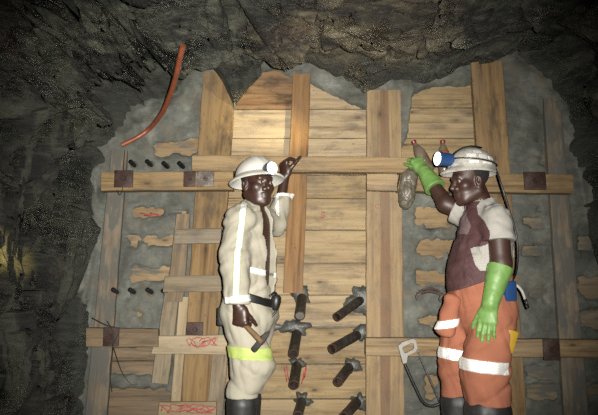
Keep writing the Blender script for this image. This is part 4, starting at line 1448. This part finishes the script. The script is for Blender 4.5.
    cuff = np.maximum(np.abs(Z - (rw[2] + 0.030) - 0.12 * (X - rw[0])) - 0.0165, np.maximum(np.abs(X - rw[0]) - 0.065, Y - 3.13))
    sdf_part('cuff_tape', J, np.maximum(OFF - 0.002, cuff), RETRO, root)
    zw = P(250, 269.5, 3.1)[2]
    wb = np.maximum(np.abs(Z - zw + 0.02 * (X - chest[0]) / 0.1) - 0.016, np.abs(Y - 3.2) - 0.3)
    TOFF = np.maximum(np.maximum(OFF, TORSO - 0.008), wb)
    TOFF = np.maximum(TOFF, -slit)
    sdf_part('waist_tape', J, TOFF, RETRO, root)
    ad = nz(lw - le)
    tt = (X - le[0]) * ad[0] + (Y - le[1]) * ad[1] + (Z - le[2]) * ad[2]
    LF = np.linalg.norm(lw - le)
    nl = cap(le, lw, 0.075, 0.075)[0](X, Y, Z)
    band1 = np.maximum(np.abs(tt - (LF - 0.102) - 0.12 * (X - lw[0])) - 0.0185, nl)
    sdf_part('cuff_tape', J, np.maximum(OFF, band1), RETRO, root)
    xc = np.interp(Z[0, 0, :], [le[2] - 0.06, le[2] + 0.01, lw[2] - 0.09], [P(271, 228, 3.3)[0], P(278, 215, 3.3)[0], P(276, 204, 3.3)[0]])[None, None, :]
    band2 = np.maximum(np.maximum(np.abs(X - xc) - 0.010, np.maximum(Z - (lw[2] - 0.085), le[2] - 0.045 - Z)), nl)
    sdf_part('arm_tape', J, np.maximum(OFF, band2), RETRO, root)

    # ---- belt with battery and cable loop
    BE = Field((lo[0], 2.9, hipc[2] - 0.03), (hi[0], 3.46, hipc[2] + 0.10), 0.005)
    BE.F = np.full(BE.n, 10, np.float32)
    BE.union(ecap(hipc + UP * 0.10, hipc - UP * 0.04, tr, (0.172, 0.136), (0.176, 0.138)), 0.01)
    X, Y, Z = BE.all()
    zb = P(262, 297, 3.1)[2]
    Fv = np.maximum(BE.F, np.abs(Z - zb + 0.30 * (X - hipc[0])) - 0.022)
    Fv = np.maximum(Fv, -ecap(hipc + UP * 0.10, hipc - UP * 0.04, tr, (0.155, 0.12), (0.155, 0.12))[0](X, Y, Z))
    sdf_part('belt', BE, Fv, BLACK, root)
    mb = MB(); c = P(272, 302, 3.10)
    mb.lathe(c + tf * 0.02 - UP * 0.045, nz((0.1, 0, 1)), [(0.0, 0.0), (0.014, 0.004), (0.022, 0.02), (0.027, 0.045), (0.026, 0.07), (0.018, 0.082), (0, 0.085)], 16)
    bat = mb.build('buckle_pouch', BLACK, root, 'auto')
    mb = MB(); mb.tube(spline([P(270, 296, 3.08), P(275, 292.5, 3.1), P(278, 299, 3.12), P(277, 309, 3.13), P(271, 317, 3.13), P(266, 318, 3.1)], 30), 0.006, 8)
    mb.build('cable', BLACK, root)
    mb = MB(); c = P(222, 316, 3.22)
    mb.box(c, ((1, 0, 0), (0, 1, 0), UP), (0.022, 0.04, 0.05), 0.008)
    mb.build('lamp_battery', BLACK, root, 'auto')

    # ---- boots
    fd1 = nz((0.5, -0.86, 0)); fd2 = nz((0.75, -0.6, 0))
    boot(root, ra[0] - 0.005, 3.13, ztop + 0.012, fd1, 0.080)
    boot(root, la[0] + 0.0, 3.29, ztop + 0.012, fd2, 0.078)

    # ---- helmet and lamp
    hel_u = nz(hu - hf * 0.17)
    hel_f = nz(hf - hel_u * np.dot(hf, hel_u)); hel_r = np.cross(hel_f, hel_u)
    cc = hc + hel_u * 0.046 - hel_f * 0.006
    def brim(t):
        return 0.036 + 0.008 * max(0, math.sin(t)), 0.014 + 0.004 * abs(math.cos(t))
    hm = helmet_shell(cc, hel_r, hel_f, hel_u, (0.107, 0.126, 0.104), brim, WHITE_HAT, root)
    lc = P(270.5, 168.5, 3.02)
    ld = nz((0.66, -0.75, 0.0))
    mb = MB(); mb.lathe(lc - ld * 0.02, ld, [(0.018, -0.022), (0.026, -0.018), (0.034, 0.004), (0.038, 0.028), (0.038, 0.032), (0.033, 0.034)], 24)
    lm = mb.build('cap_lamp', NAVY, hm, 'auto')
    mb = MB(); mb.lathe(lc - ld * 0.02, ld, [(0.0335, 0.030), (0.0335, 0.036), (0.025, 0.040), (0, 0.042)], 24)
    mb.build('lamp_lens', LENS, hm, True)
    mb = MB(); mb.box(lc - ld * 0.035 - UP * 0.01, (ld, np.cross(ld, UP), UP), (0.02, 0.016, 0.02), 0.004)
    mb.build('lamp_bracket', BLACK, hm, 'auto')
    spot('cap_lamp_beam', lc + ld * 0.04, lc + ld * 2, 6, 30, 0.6, (1, 0.96, 0.88), 0.02)

    # ---- hammer in the lowered hand
    g = rw + np.array([0.026, 0.024, -0.092])
    e = empty('hammer', g); tag(e, 'hammer with wooden handle held in the lowered right hand', 'hammer')
    hd = nz(P(264, 346, 2.90) - P(241, 323, 3.01))
    A = g - hd * 0.05; Bp = g + hd * 0.165
    mb = MB(); mb.tube([A, A + hd * 0.02, g, g + hd * 0.08, Bp], [0.014, 0.0165, 0.014, 0.0135, 0.015], 12, True, 0, 1.25, (0, 1, 0))
    mb.build('handle', HANDLE_W, e, 'auto')
    hx = nz(np.cross(hd, (0, 1, 0))); hx = hx if hx[2] > 0 else -hx
    c = Bp - hd * 0.012
    mb = MB()
    mb.tube([c - hx * 0.062, c - hx * 0.055, c - hx * 0.02, c + hx * 0.02, c + hx * 0.035, c + hx * 0.045, c + hx * 0.062], [0.012, 0.016, 0.0155, 0.017, 0.013, 0.012, 0.005], 8, True, 0, 1.0, (0, 1, 0))
    mb.build('hammer_head', STEEL, e, 'auto')
    return root


# ------------------------------------------------------------------ MAN IN ORANGE TROUSERS
def man_orange():
    tf = nz((-0.93, -0.36, 0)); tr = np.cross(tf, UP)              # his right is the far side
    chest = P(483, 236, 3.05); waist = P(479, 276, 3.05); hipc = P(482, 302, 3.06); neck = P(484, 205, 3.06)
    ls = P(497, 219, 2.90); rs = P(472, 216, 3.20)
    le = P(501, 264, 2.87); lw = P(490.5, 303, 2.84)
    re_ = P(446, 204, 3.25); rw = P(424.5, 172, 3.36)
    ztop = P(480, 403, 2.95)[2]
    lh = hipc - tr * 0.09 - UP * 0.04; rh = hipc + tr * 0.09 - UP * 0.04
    lk = P(486, 362, 2.93); rk = P(456, 357, 3.14)
    la = P(486, 400, 2.95); ra = P(459, 398, 3.16)
    root = empty('person', (hipc[0], 3.05, 0.0))
    tag(root, 'person in maroon and white shirt, orange trousers and green gloves, seen in profile', 'person')

    hc = P(470.5, 181, 3.05)
    hf = nz((-0.975, -0.20, -0.10)); hr = nz(np.cross(hf, UP)); hu = np.cross(hr, hf)
    lo = np.array([rw[0] - 0.20, 2.70, 0.0]); hi = np.array([le[0] + 0.2, 3.5, hc[2] + 0.18])
    B = Field(lo, hi, 0.0045)
    B.union(ecap(chest + UP * 0.05, waist, tr, (0.145, 0.095), (0.13, 0.11)), 0.05)
    B.union(ecap(waist, hipc, tr, (0.13, 0.11), (0.14, 0.105)), 0.05)
    B.union(cap(rs - UP * 0.01, ls - UP * 0.01, 0.05, 0.05), 0.05)
    B.union(cap(neck - UP * 0.05, hc - UP * 0.055 - hf * 0.03, 0.062, 0.056), 0.03)
    B.union(cap(ls, le, 0.056, 0.052), 0.02); B.union(cap(le, lw, 0.048, 0.032), 0.02)
    B.union(cap(rs, re_, 0.052, 0.049), 0.02); B.union(cap(re_, rw, 0.047, 0.032), 0.02)
    B.union(cap(lh, lk, 0.085, 0.06), 0.03); B.union(cap(lk, la, 0.06, 0.045), 0.02)
    B.union(cap(rh, rk, 0.085, 0.06), 0.03); B.union(cap(rk, ra, 0.06, 0.045), 0.02)
    def hands(fat):
        hl = hand_prims(lw, (-0.20, 0.02, -1), (0.55, 0.83, 0.0), True, None, spread=0.05, flen=1.22, fat=fat,
                        curls=[(0.12, 0.22, 0.2), (0.06, 0.15, 0.2), (0.08, 0.2, 0.2), (0.12, 0.25, 0.2)], thumb=(0.85, 0.5, 0.2), tcurl=0.2, scale=1.1)
        hd = P(413.5, 154, 3.40) - rw
        hR = hand_prims(rw + nz(hd) * 0.01, hd, (-0.35, 0.85, 0.25), False, None, spread=0.03, fat=fat,
                        curls=[(0.75, 0.95, 0.6), (0.9, 1.0, 0.7), (1.0, 1.0, 0.7), (1.1, 1.1, 0.7)], thumb=(0.85, 0.35, 0.5), tcurl=0.25, scale=0.98)
        return hl, hR
    hlb, hRb = hands(-0.0035)
    hl, hR = hands(-0.0005)
    for p, k in hlb + hRb: B.union(p, k, 0.02)
    U, C = head_prims(hc, hr, hf, hu, 1.05, 1.0)
    for p, k in U: B.union(p, k, 0.03)
    for p, k in C: B.cut(p, k, 0.02)
    sdf_part('body', B, None, SKIN2, root)
    eyes(root, hc, hr, hf, hu, nz(hf - UP * 0.25))

    # ---- hair
    Hh = Field(hc - 0.17, hc + 0.18, 0.005)
    Hh.union(ell(hc - hf * 0.010 + hu * 0.046, (hr, hf, hu), (0.077, 0.099, 0.092)), 0.01)
    X, Y, Z = Hh.all()
    fv = (X - hc[0]) * hf[0] + (Y - hc[1]) * hf[1] + (Z - hc[2]) * hf[2]
    uv = (X - hc[0]) * hu[0] + (Y - hc[1]) * hu[1] + (Z - hc[2]) * hu[2]
    Fv = np.maximum(Hh.F, np.minimum(fv - 0.012, 0.055 - uv)); Fv = np.maximum(Fv, -0.035 - uv + 0.3 * np.maximum(fv, -0.1))
    sdf_part('hair', Hh, Fv, HAIR, root)

    # ---- green gloves, gauntlet cuffs open at the top
    def glove(prims, W, E, cufft, lo, hi):
        Gf = Field(lo, hi, 0.0036)
        for (fn, l, h), k in prims:
            Gf.union(((lambda fn: (lambda X, Y, Z: fn(X, Y, Z) - 0.0008))(fn), l - 0.004, h + 0.004), k, 0.02)
        A = W + (E - W) * cufft
        Gf.union(cap(A, W, 0.062, 0.040), 0.015)
        X, Y, Z = Gf.all()
        d = nz(E - W)
        cutp = (X - A[0]) * d[0] + (Y - A[1]) * d[1] + (Z - A[2]) * d[2]
        Fv = Gf.F - 0.003 * np.abs(vn(X * 24, Y * 24, Z * 24)) * (np.abs((X - W[0]) * d[0] + (Y - W[1]) * d[1] + (Z - W[2]) * d[2]) < 0.5) + 0.0008 * vn(X * 60, Y * 60, Z * 60)
        Fv = np.maximum(Fv, cutp)
        return sdf_part('glove', Gf, Fv, GLOVE, root)
    glove(hl, lw, le, 0.93, np.minimum(lw, le) - np.array([0.16, 0.14, 0.26]), np.maximum(lw, le) + np.array([0.12, 0.14, 0.05]))
    glove(hR, rw, re_, 0.52, np.minimum(rw, re_) - np.array([0.16, 0.14, 0.06]), np.maximum(rw, re_) + np.array([0.06, 0.16, 0.2]))

    # ---- trousers
    T = Field((P(425, 350, 2.9)[0], 2.72, ztop - 0.08), (P(545, 350, 2.9)[0], 3.42, waist[2] + 0.16), 0.006)
    T.union(ecap(waist + UP * 0.03, hipc - UP * 0.05, tr, (0.165, 0.156), (0.175, 0.148)), 0.05)
    T.union(cap(lh - UP * 0.02, lk, 0.112, 0.112), 0.04); T.union(cap(lk, la - UP * 0.02, 0.112, 0.110), 0.05)
    T.union(cap(rh + tf * 0.03, rk, 0.115, 0.088), 0.03); T.union(cap(rk, ra - UP * 0.02, 0.088, 0.080), 0.03)
    X, Y, Z = T.all()
    folds = 0.012 * vn(X * 6, Y * 6, Z * 10 + 2 * X) - 0.015 * np.abs(vn(X * 8, Y * 8, Z * 16 - X * 9)) - 0.009 * np.abs(vn(X * 19 + Z * 5, Y * 19, Z * 8 + X * 8)) + 0.007
    TF = T.F + folds
    TF0 = TF.copy()
    top = P(447, 291, 3.05)[2] + (X - P(447, 291, 3.05)[0]) * 0.38
    TF = np.maximum(TF, Z - top)
    TF = np.maximum(TF, ztop - 0.004 - Z)
    sdf_part('trousers', T, TF, ORANGE, root)
    def tape(px0, px1, py, hpx, Yc, slope, sel, nm='knee_tape'):
        z0 = P((px0 + px1) / 2, py, Yc)[2]; x0 = P(px0, py, Yc)[0]; x1 = P(px1, py, Yc)[0]
        hh = hpx / F * Yc
        bnd = np.maximum(np.abs(Z - z0 + slope * (X - (x0 + x1) / 2)) - hh, np.maximum(x0 - X, X - x1))
        sdf_part(nm, T, np.maximum(np.maximum(TF0 - 0.005, bnd), sel), RETRO, root)
    tape(462, 511, 367.5, 6.2, 2.82, 0.10, Y - 2.98)
    tape(440, 466, 355, 5.6, 3.05, 0.14, np.maximum(2.99 - Y, Y - 3.2))
    # loose flap of the tied-down overall top at his front
    fl = Field((P(430, 340, 3.0)[0], 2.85, P(440, 345, 3.0)[2]), (P(470, 340, 3.0)[0], 3.2, P(440, 288, 3.0)[2]), 0.005)
    fl.union(ecap(P(452, 300, 3.0), P(446, 330, 2.97), (0.9, -0.4, 0), (0.04, 0.03), (0.050, 0.038)), 0.02)
    X2, Y2, Z2 = fl.all()
    FF = fl.F + 0.006 * vn(X2 * 16, Y2 * 16, Z2 * 22)
    FF0 = FF.copy()
    FF = np.maximum(FF, P(446, 337, 2.97)[2] - Z2)
    flap = sdf_part('loose_sleeve', fl, FF, ORANGE, root)
    zc = P(446, 324.5, 2.95)[2]
    bnd = np.abs(Z2 - zc - 0.15 * (X2 - P(446, 324, 2.95)[0])) - 0.020
    sdf_part('sleeve_tape', fl, np.maximum(FF0 - 0.004, bnd), RETRO, flap)

    # ---- shirt
    J = Field((P(425, 240, 3.2)[0], 2.70, waist[2] - 0.14), (P(530, 240, 2.8)[0], 3.45, neck[2] + 0.07), 0.005)
    J.union(ecap(chest + UP * 0.03, chest - UP * 0.08, tr, (0.152, 0.115), (0.162, 0.130)), 0.05)
    J.union(ecap(chest - UP * 0.08, waist, tr, (0.160, 0.132), (0.165, 0.150)), 0.04)
    J.union(ecap(waist, waist - UP * 0.09, tr, (0.165, 0.150), (0.165, 0.150)), 0.04)
    J.union(cap(rs - UP * 0.01, ls - UP * 0.01, 0.066, 0.066), 0.06)
    J.union(cap(neck - UP * 0.06, neck - UP * 0.01, 0.090, 0.073), 0.06)
    lhem = ls + (le - ls) * 0.50
    J.union(cap(ls + np.array([-0.004, 0.004, 0.0]), lhem - UP * 0.02, 0.070, 0.086), 0.03)
    rhem = rs + (re_ - rs) * 0.66
    J.union(cap(rs, rhem, 0.078, 0.080), 0.03)
    X, Y, Z = J.all()
    folds = 0.006 * vn(X * 7, Y * 7, Z * 12 + 3 * X) - 0.011 * np.abs(vn(X * 9 + Z * 9, Y * 9, Z * 18 - X * 12)) - 0.006 * np.abs(vn(X * 22, Y * 22, Z * 22 + X * 14)) + 0.005
    JF = J.F + folds
    d = nz(le - ls)
    pl = (X - lhem[0]) * d[0] + (Y - lhem[1]) * d[1] + (Z - lhem[2]) * d[2]
    nearsl = cap(ls, le, 0.10, 0.115)[0](X, Y, Z)
    # cut only the sleeve below its hem, not the torso
    torso = ecap(chest + UP * 0.1, waist - UP * 0.09, tr, (0.168, 0.135), (0.172, 0.162))[0](X, Y, Z)
    JF = np.maximum(JF, np.where((torso > 0.0) & (nearsl < 0.05), pl, -1.0))
    d = nz(re_ - rs)
    pl2 = (X - rhem[0]) * d[0] + (Y - rhem[1]) * d[1] + (Z - rhem[2]) * d[2]
    JF = np.maximum(JF, np.where(torso > 0.02, pl2, -1.0))
    nh = cap(neck - UP * 0.01, neck + UP * 0.12 + tf * 0.03, 0.062, 0.070)[0](X, Y, Z)
    JF = np.maximum(JF, -nh)
    JF = np.maximum(JF, (P(447, 292, 3.05)[2] - 0.004 + (X - P(447, 291, 3.05)[0]) * 0.38) - Z)

    def inside(px, py, poly):
        r = np.zeros(len(px), bool)
        for (x0, y0), (x1, y1) in zip(poly, poly[1:] + poly[:1]):
            c = ((y0 > py) != (y1 > py)) & (px < (x1 - x0) * (py - y0) / ((y1 - y0) + 1e-9) + x0)
            r ^= c
        return r

    def smat(C):
        """colour panels of the jersey, cut out on its side view (a vertical plane through the chest)"""
        sd_ = (C - chest) @ tr
        px, py = unproj(C[:, 0], C[:, 1], C[:, 2])
        m = np.zeros(len(C), int)
        near = sd_ < 0.02
        m[near & inside(px, py, [(474, 186), (500, 190), (530, 205), (535, 330), (505, 330), (502, 275), (489, 243), (490, 232), (485, 222), (478, 214), (477, 206), (482, 199)])] = 1
        m[near & inside(px, py, [(470, 248), (483, 246), (492, 242), (495, 270), (480, 271), (475, 264)])] = 1
        m[(sd_ < 0.14) & inside(px, py, [(466, 206), (462, 213), (459, 234), (468, 234), (471, 226), (467, 217)])] = 2
        fsl = cap(rs, re_, 0.10, 0.10)[0](C[:, 0], C[:, 1], C[:, 2]) < 0
        m[fsl & (sd_ > 0.085) & (px < 464)] = 1
        cd = cap(neck - UP * 0.01, neck + UP * 0.12 + tf * 0.03, 0.076, 0.083)[0](C[:, 0], C[:, 1], C[:, 2]) < 0
        m[cd] = 1
        return m
    sdf_part('shirt', J, JF, [MAROON, WHITE_JERSEY, GREYMESH], root, smat)

    # ---- battery, strap and yellow tool on the back of the belt
    c = P(506.5, 291, 2.93)
    mb = MB(); mb.box(c, (tf, tr, UP), (0.034, 0.04, 0.050), 0.008)
    mb.build('lamp_battery', BLUE, root, 'auto')
    mb = MB(); mb.tube(spline([P(508, 283, 2.93), P(516, 285, 2.94), P(522, 291, 2.95), P(526, 302, 2.96), P(528, 307, 2.96)], 24), 0.007, 8, True, 0, 0.4, (0, 1, 0))
    mb.build('belt_strap', GREY_HAT, root)
    mb = MB(); mb.tube([P(525, 299, 2.958), P(528.5, 308, 2.96)], [0.008, 0.006], 8); mb.build('strap_tip', BLACK, root)
    mb = MB(); c = P(509.5, 341, 2.87)
    ax = nz((0.35, 0, 1)); mb.box(c, (ax, (0, 1, 0), np.cross(ax, (0, 1, 0))), (0.055, 0.022, 0.026), 0.008)
    mb.build('tape_measure', YELLOW, root, 'auto')

    boot(root, la[0] + 0.005, 2.95, ztop + 0.01, nz((-0.9, -0.4, 0)), 0.112)
    boot(root, ra[0] + 0.0, 3.16, ztop + 0.01, nz((-0.9, -0.4, 0)), 0.094)

    # ---- helmet
    hel_u = nz(hu - hf * 0.13)
    hel_f = nz(hf - hel_u * np.dot(hf, hel_u)); hel_r = np.cross(hel_f, hel_u)
    cc = hc + hel_u * 0.066 - hel_f * 0.008
    def brim(t):
        s = math.sin(t)
        return 0.005 + 0.038 * max(0, s) ** 3, 0.003 + 0.014 * max(0, s) ** 2
    hm = helmet_shell(cc, hel_r, hel_f, hel_u, (0.106, 0.130, 0.116), brim, GREY_HAT, root, 1)
    n = 40
    def ringpt(t, h, off=0.003):
        k = math.sqrt(max(0.0, 1 - (h / 0.116) ** 2))
        return cc + hel_r * (0.106 * k + off) * math.cos(t) + hel_f * (0.130 * k + off) * math.sin(t) + hel_u * h
    mb = MB(); mb.tube([ringpt(2 * PI * i / n, 0.030 + 0.012 * math.sin(2 * PI * i / n)) for i in range(n + 1)], 0.0075, 8, True, 0, 0.5)
    mb.build('helmet_band', BLACK, hm)
    # strap crossing the crown and coming down at the lamp
    mb = MB(); pts = []
    for i in range(15):
        a = -0.35 + 1.5 * i / 14
        pts.append(cc + hel_f * (0.1315 * math.sin(a)) + hel_u * (0.120 * math.cos(a)) - hel_r * (0.03 - 0.02 * i / 14))
    mb.tube(pts, 0.008, 8, True, 0, 0.5); mb.build('crown_strap', BLACK, hm)
    # patches of reflective tape on the near side
    for t0, t1, h0, h1 in ((PI * 0.80, PI * 0.93, 0.045, 0.062), (PI * 0.98, PI * 1.10, 0.042, 0.060), (PI * 1.14, PI * 1.24, 0.038, 0.056), (PI * 0.84, PI * 0.96, 0.012, 0.021), (PI * 1.02, PI * 1.16, 0.010, 0.020), (PI * 0.9, PI * 1.04, 0.073, 0.084)):
        v = []; fc = []
        m_ = 8
        for i in range(m_ + 1):
            for h in (h0, h1):
                for off in (-0.001, 0.003):
                    v.append(ringpt(t0 + (t1 - t0) * i / m_, h, off))
        for i in range(m_):
            a = i * 4; b = a + 4
            fc += [(a + 1, b + 1, b + 3, a + 3), (a, a + 2, b + 2, b), (a, b, b + 1, a + 1), (a + 2, a + 3, b + 3, b + 2)]
        fc += [(0, 1, 3, 2), (m_ * 4, m_ * 4 + 2, m_ * 4 + 3, m_ * 4 + 1)]
        mk('reflective_patch', v, fc, RETRO, hm, 'auto')
    # lamp
    ld = nz((-0.93, -0.30, 0.02))
    lc = P(446, 159.5, 3.01)
    mb = MB(); mb.lathe(lc, ld, [(0.02, -0.045), (0.034, -0.03), (0.036, 0.0), (0.037, 0.03), (0.041, 0.04), (0.041, 0.05), (0.035, 0.052)], 24)
    mb.build('cap_lamp', BLUE, hm, 'auto')
    mb = MB(); mb.lathe(lc, ld, [(0.0355, 0.046), (0.0355, 0.053), (0.026, 0.057), (0, 0.059)], 24)
    mb.build('lamp_lens', LENS, hm, True)
    aim = P(258, 122, 3.58); s0 = lc + ld * 0.075
    spot('cap_lamp_beam', s0, aim, 190, 23, 1.0, (1, 0.86, 0.5), 0.015)
    mb = MB(); mb.tube(spline([ringpt(-PI / 2, 0.028, 0.006), P(497, 172, 3.0), P(503, 190, 2.98), P(510, 212, 3.0), P(517, 240, 3.02), P(517, 268, 3.0), P(511, 284, 2.95)], 48), 0.0055, 8)
    mb.build('lamp_cable', BLACK, hm)
    return root


man_cream()
man_orange()

# ------------------------------------------------------------------ BOTTLES, BAG, HACKSAW
def bottle(base, axis, label, wrapper, grp):
    e = empty('plastic_bottle', base); tag(e, label, 'bottle', grp)
    prof = [(0.0, 0.0), (0.028, 0.0), (0.036, 0.008), (0.037, 0.05), (0.0355, 0.06), (0.037, 0.07), (0.037, 0.115), (0.034, 0.14), (0.024, 0.168), (0.0145, 0.186), (0.0125, 0.192), (0.0125, 0.205), (0.0, 0.205)]
    mb = MB(); mb.lathe(base, axis, prof, 28); mb.build('bottle_body', BOTTLE, e, True)
    mb = MB(); mb.lathe(base, axis, [(0.0145, 0.198), (0.0155, 0.200), (0.0155, 0.215), (0.013, 0.218), (0, 0.218)], 20); mb.build('bottle_cap', RED_CAP, e, 'auto')
    if wrapper:
        mb = MB(); mb.lathe(base, axis, [(0.0372, 0.100), (0.0382, 0.102), (0.0372, 0.125), (0.033, 0.148)], 28); mb.build('wrapper', LABEL_O, e, True)
    return e


zt = P(432, 173.2, 3.45)[2] + 0.0015
GBt = 'plastic bottles on the right beam'
b1 = P(430, 172, 3.497); b1[2] = zt + 0.019
ax1 = nz(P(411.5, 138, 3.497) - b1)
bottle(b1, ax1, 'cloudy plastic bottle tilted in the green-gloved hand', False, GBt)
b2 = P(444.5, 172, 3.505); b2[2] = zt
bottle(b2, (-0.02, 0, 1), 'upright plastic bottle with an orange wrapper behind the lamp', True, GBt)

# dusty bag hanging from the raised glove
bagF = Field(P(390, 214, 3.42) - np.array([0.05, 0.13, 0.05]), P(420, 158, 3.30) + np.array([0.05, 0.16, 0.02]), 0.004)
top = P(413.5, 164, 3.415)
mid1 = P(409, 178, 3.405); mid2 = P(406.5, 194, 3.40); bot = P(405, 202, 3.40)
bagF.union(cap(top, mid1, 0.014, 0.040), 0.02); bagF.union(cap(mid1, mid2, 0.046, 0.050), 0.02); bagF.union(cap(mid2, bot, 0.05, 0.040), 0.02)
X, Y, Z = bagF.all()
Fv = bagF.F + 0.007 * vn(X * 22, Y * 22, Z * 20) - 0.008 * np.abs(vn(X * 40, Y * 40, Z * 30)) + 0.003 * vn(X * 110, Y * 110, Z * 90)
V, fc = bagF.mesh(Fv)
o = mk('plastic_bag', V, fc, SACK); tag(o, 'crumpled dusty plastic bag hanging below the raised green glove', 'bag')

# hacksaw hanging in front of the lower right beam
e = empty('hacksaw', P(420, 400, 3.43)); tag(e, 'hacksaw with grey closed handle and black bow hanging beside the orange trousers', 'saw')
YS = 3.428


def slab(name, outer, inner, Y, th, mat, parent):
    """flat ring-shaped casting with a hand hole"""
    n = len(outer)
    v = []
    for yy in (Y, Y + th):
        v += [P(x, y, Y) + np.array([0, yy - Y, 0]) for x, y in outer]
        v += [P(x, y, Y) + np.array([0, yy - Y, 0]) for x, y in inner]
    f = []
    for k in range(n):
        q = (k + 1) % n
        f.append((k, q, n + q, n + k)); f.append((2 * n + k, 3 * n + k, 3 * n + q, 2 * n + q))
        f.append((k, 2 * n + k, 2 * n + q, q)); f.append((n + k, n + q, 3 * n + q, 3 * n + k))
    o = mk(name, v, f, mat, parent, False)
    bmx = bmesh.new(); bmx.from_mesh(o.data); bmesh.ops.recalc_face_normals(bmx, faces=bmx.faces[:])
    bmesh.ops.bevel(bmx, geom=[ed for ed in bmx.edges if ed.calc_face_angle(0) > 0.6], offset=0.002, segments=1, affect='EDGES')
    bmx.to_mesh(o.data); bmx.free()
    return o


slab('handle', [(398, 346), (402, 342), (413, 338.5), (416, 340), (418, 348), (416.5, 352), (408, 356), (407, 363), (403, 364), (401, 357)],
     [(402.5, 348), (404.5, 346.5), (411.5, 343.2), (413.2, 343.8), (414, 347), (413.4, 349), (408, 352), (405.5, 353), (404.4, 352.6), (403.6, 351)], YS, 0.022, SAWGREY, e)
mb = MB(); mb.tube(spline([P(404, 362, YS + 0.01), P(410, 376, YS + 0.01), P(417, 391, YS + 0.01), P(421.5, 400, YS + 0.01), P(426, 404.5, YS + 0.01), P(432, 406, YS + 0.01), P(438, 404.5, YS + 0.01), P(442, 402, YS + 0.01)], 50), 0.0085, 10)
mb.build('frame', BLACK, e)
mb = MB(); A = P(417.5, 351, YS + 0.012); Bq = P(439.5, 401, YS + 0.012)
dv = nz(Bq - A); mb.box((A + Bq) / 2, (dv, (0, 1, 0), np.cross(dv, (0, 1, 0))), (np.linalg.norm(Bq - A) / 2, 0.0012, 0.0055))
mb.build('blade', PIPE, e, False)
for q in (A, Bq):
    mb = MB(); mb.tube([q - np.array([0, 0.012, 0]), q + np.array([0, 0.012, 0])], 0.006, 10); mb.build('blade_pin', STEEL, e, 'auto')
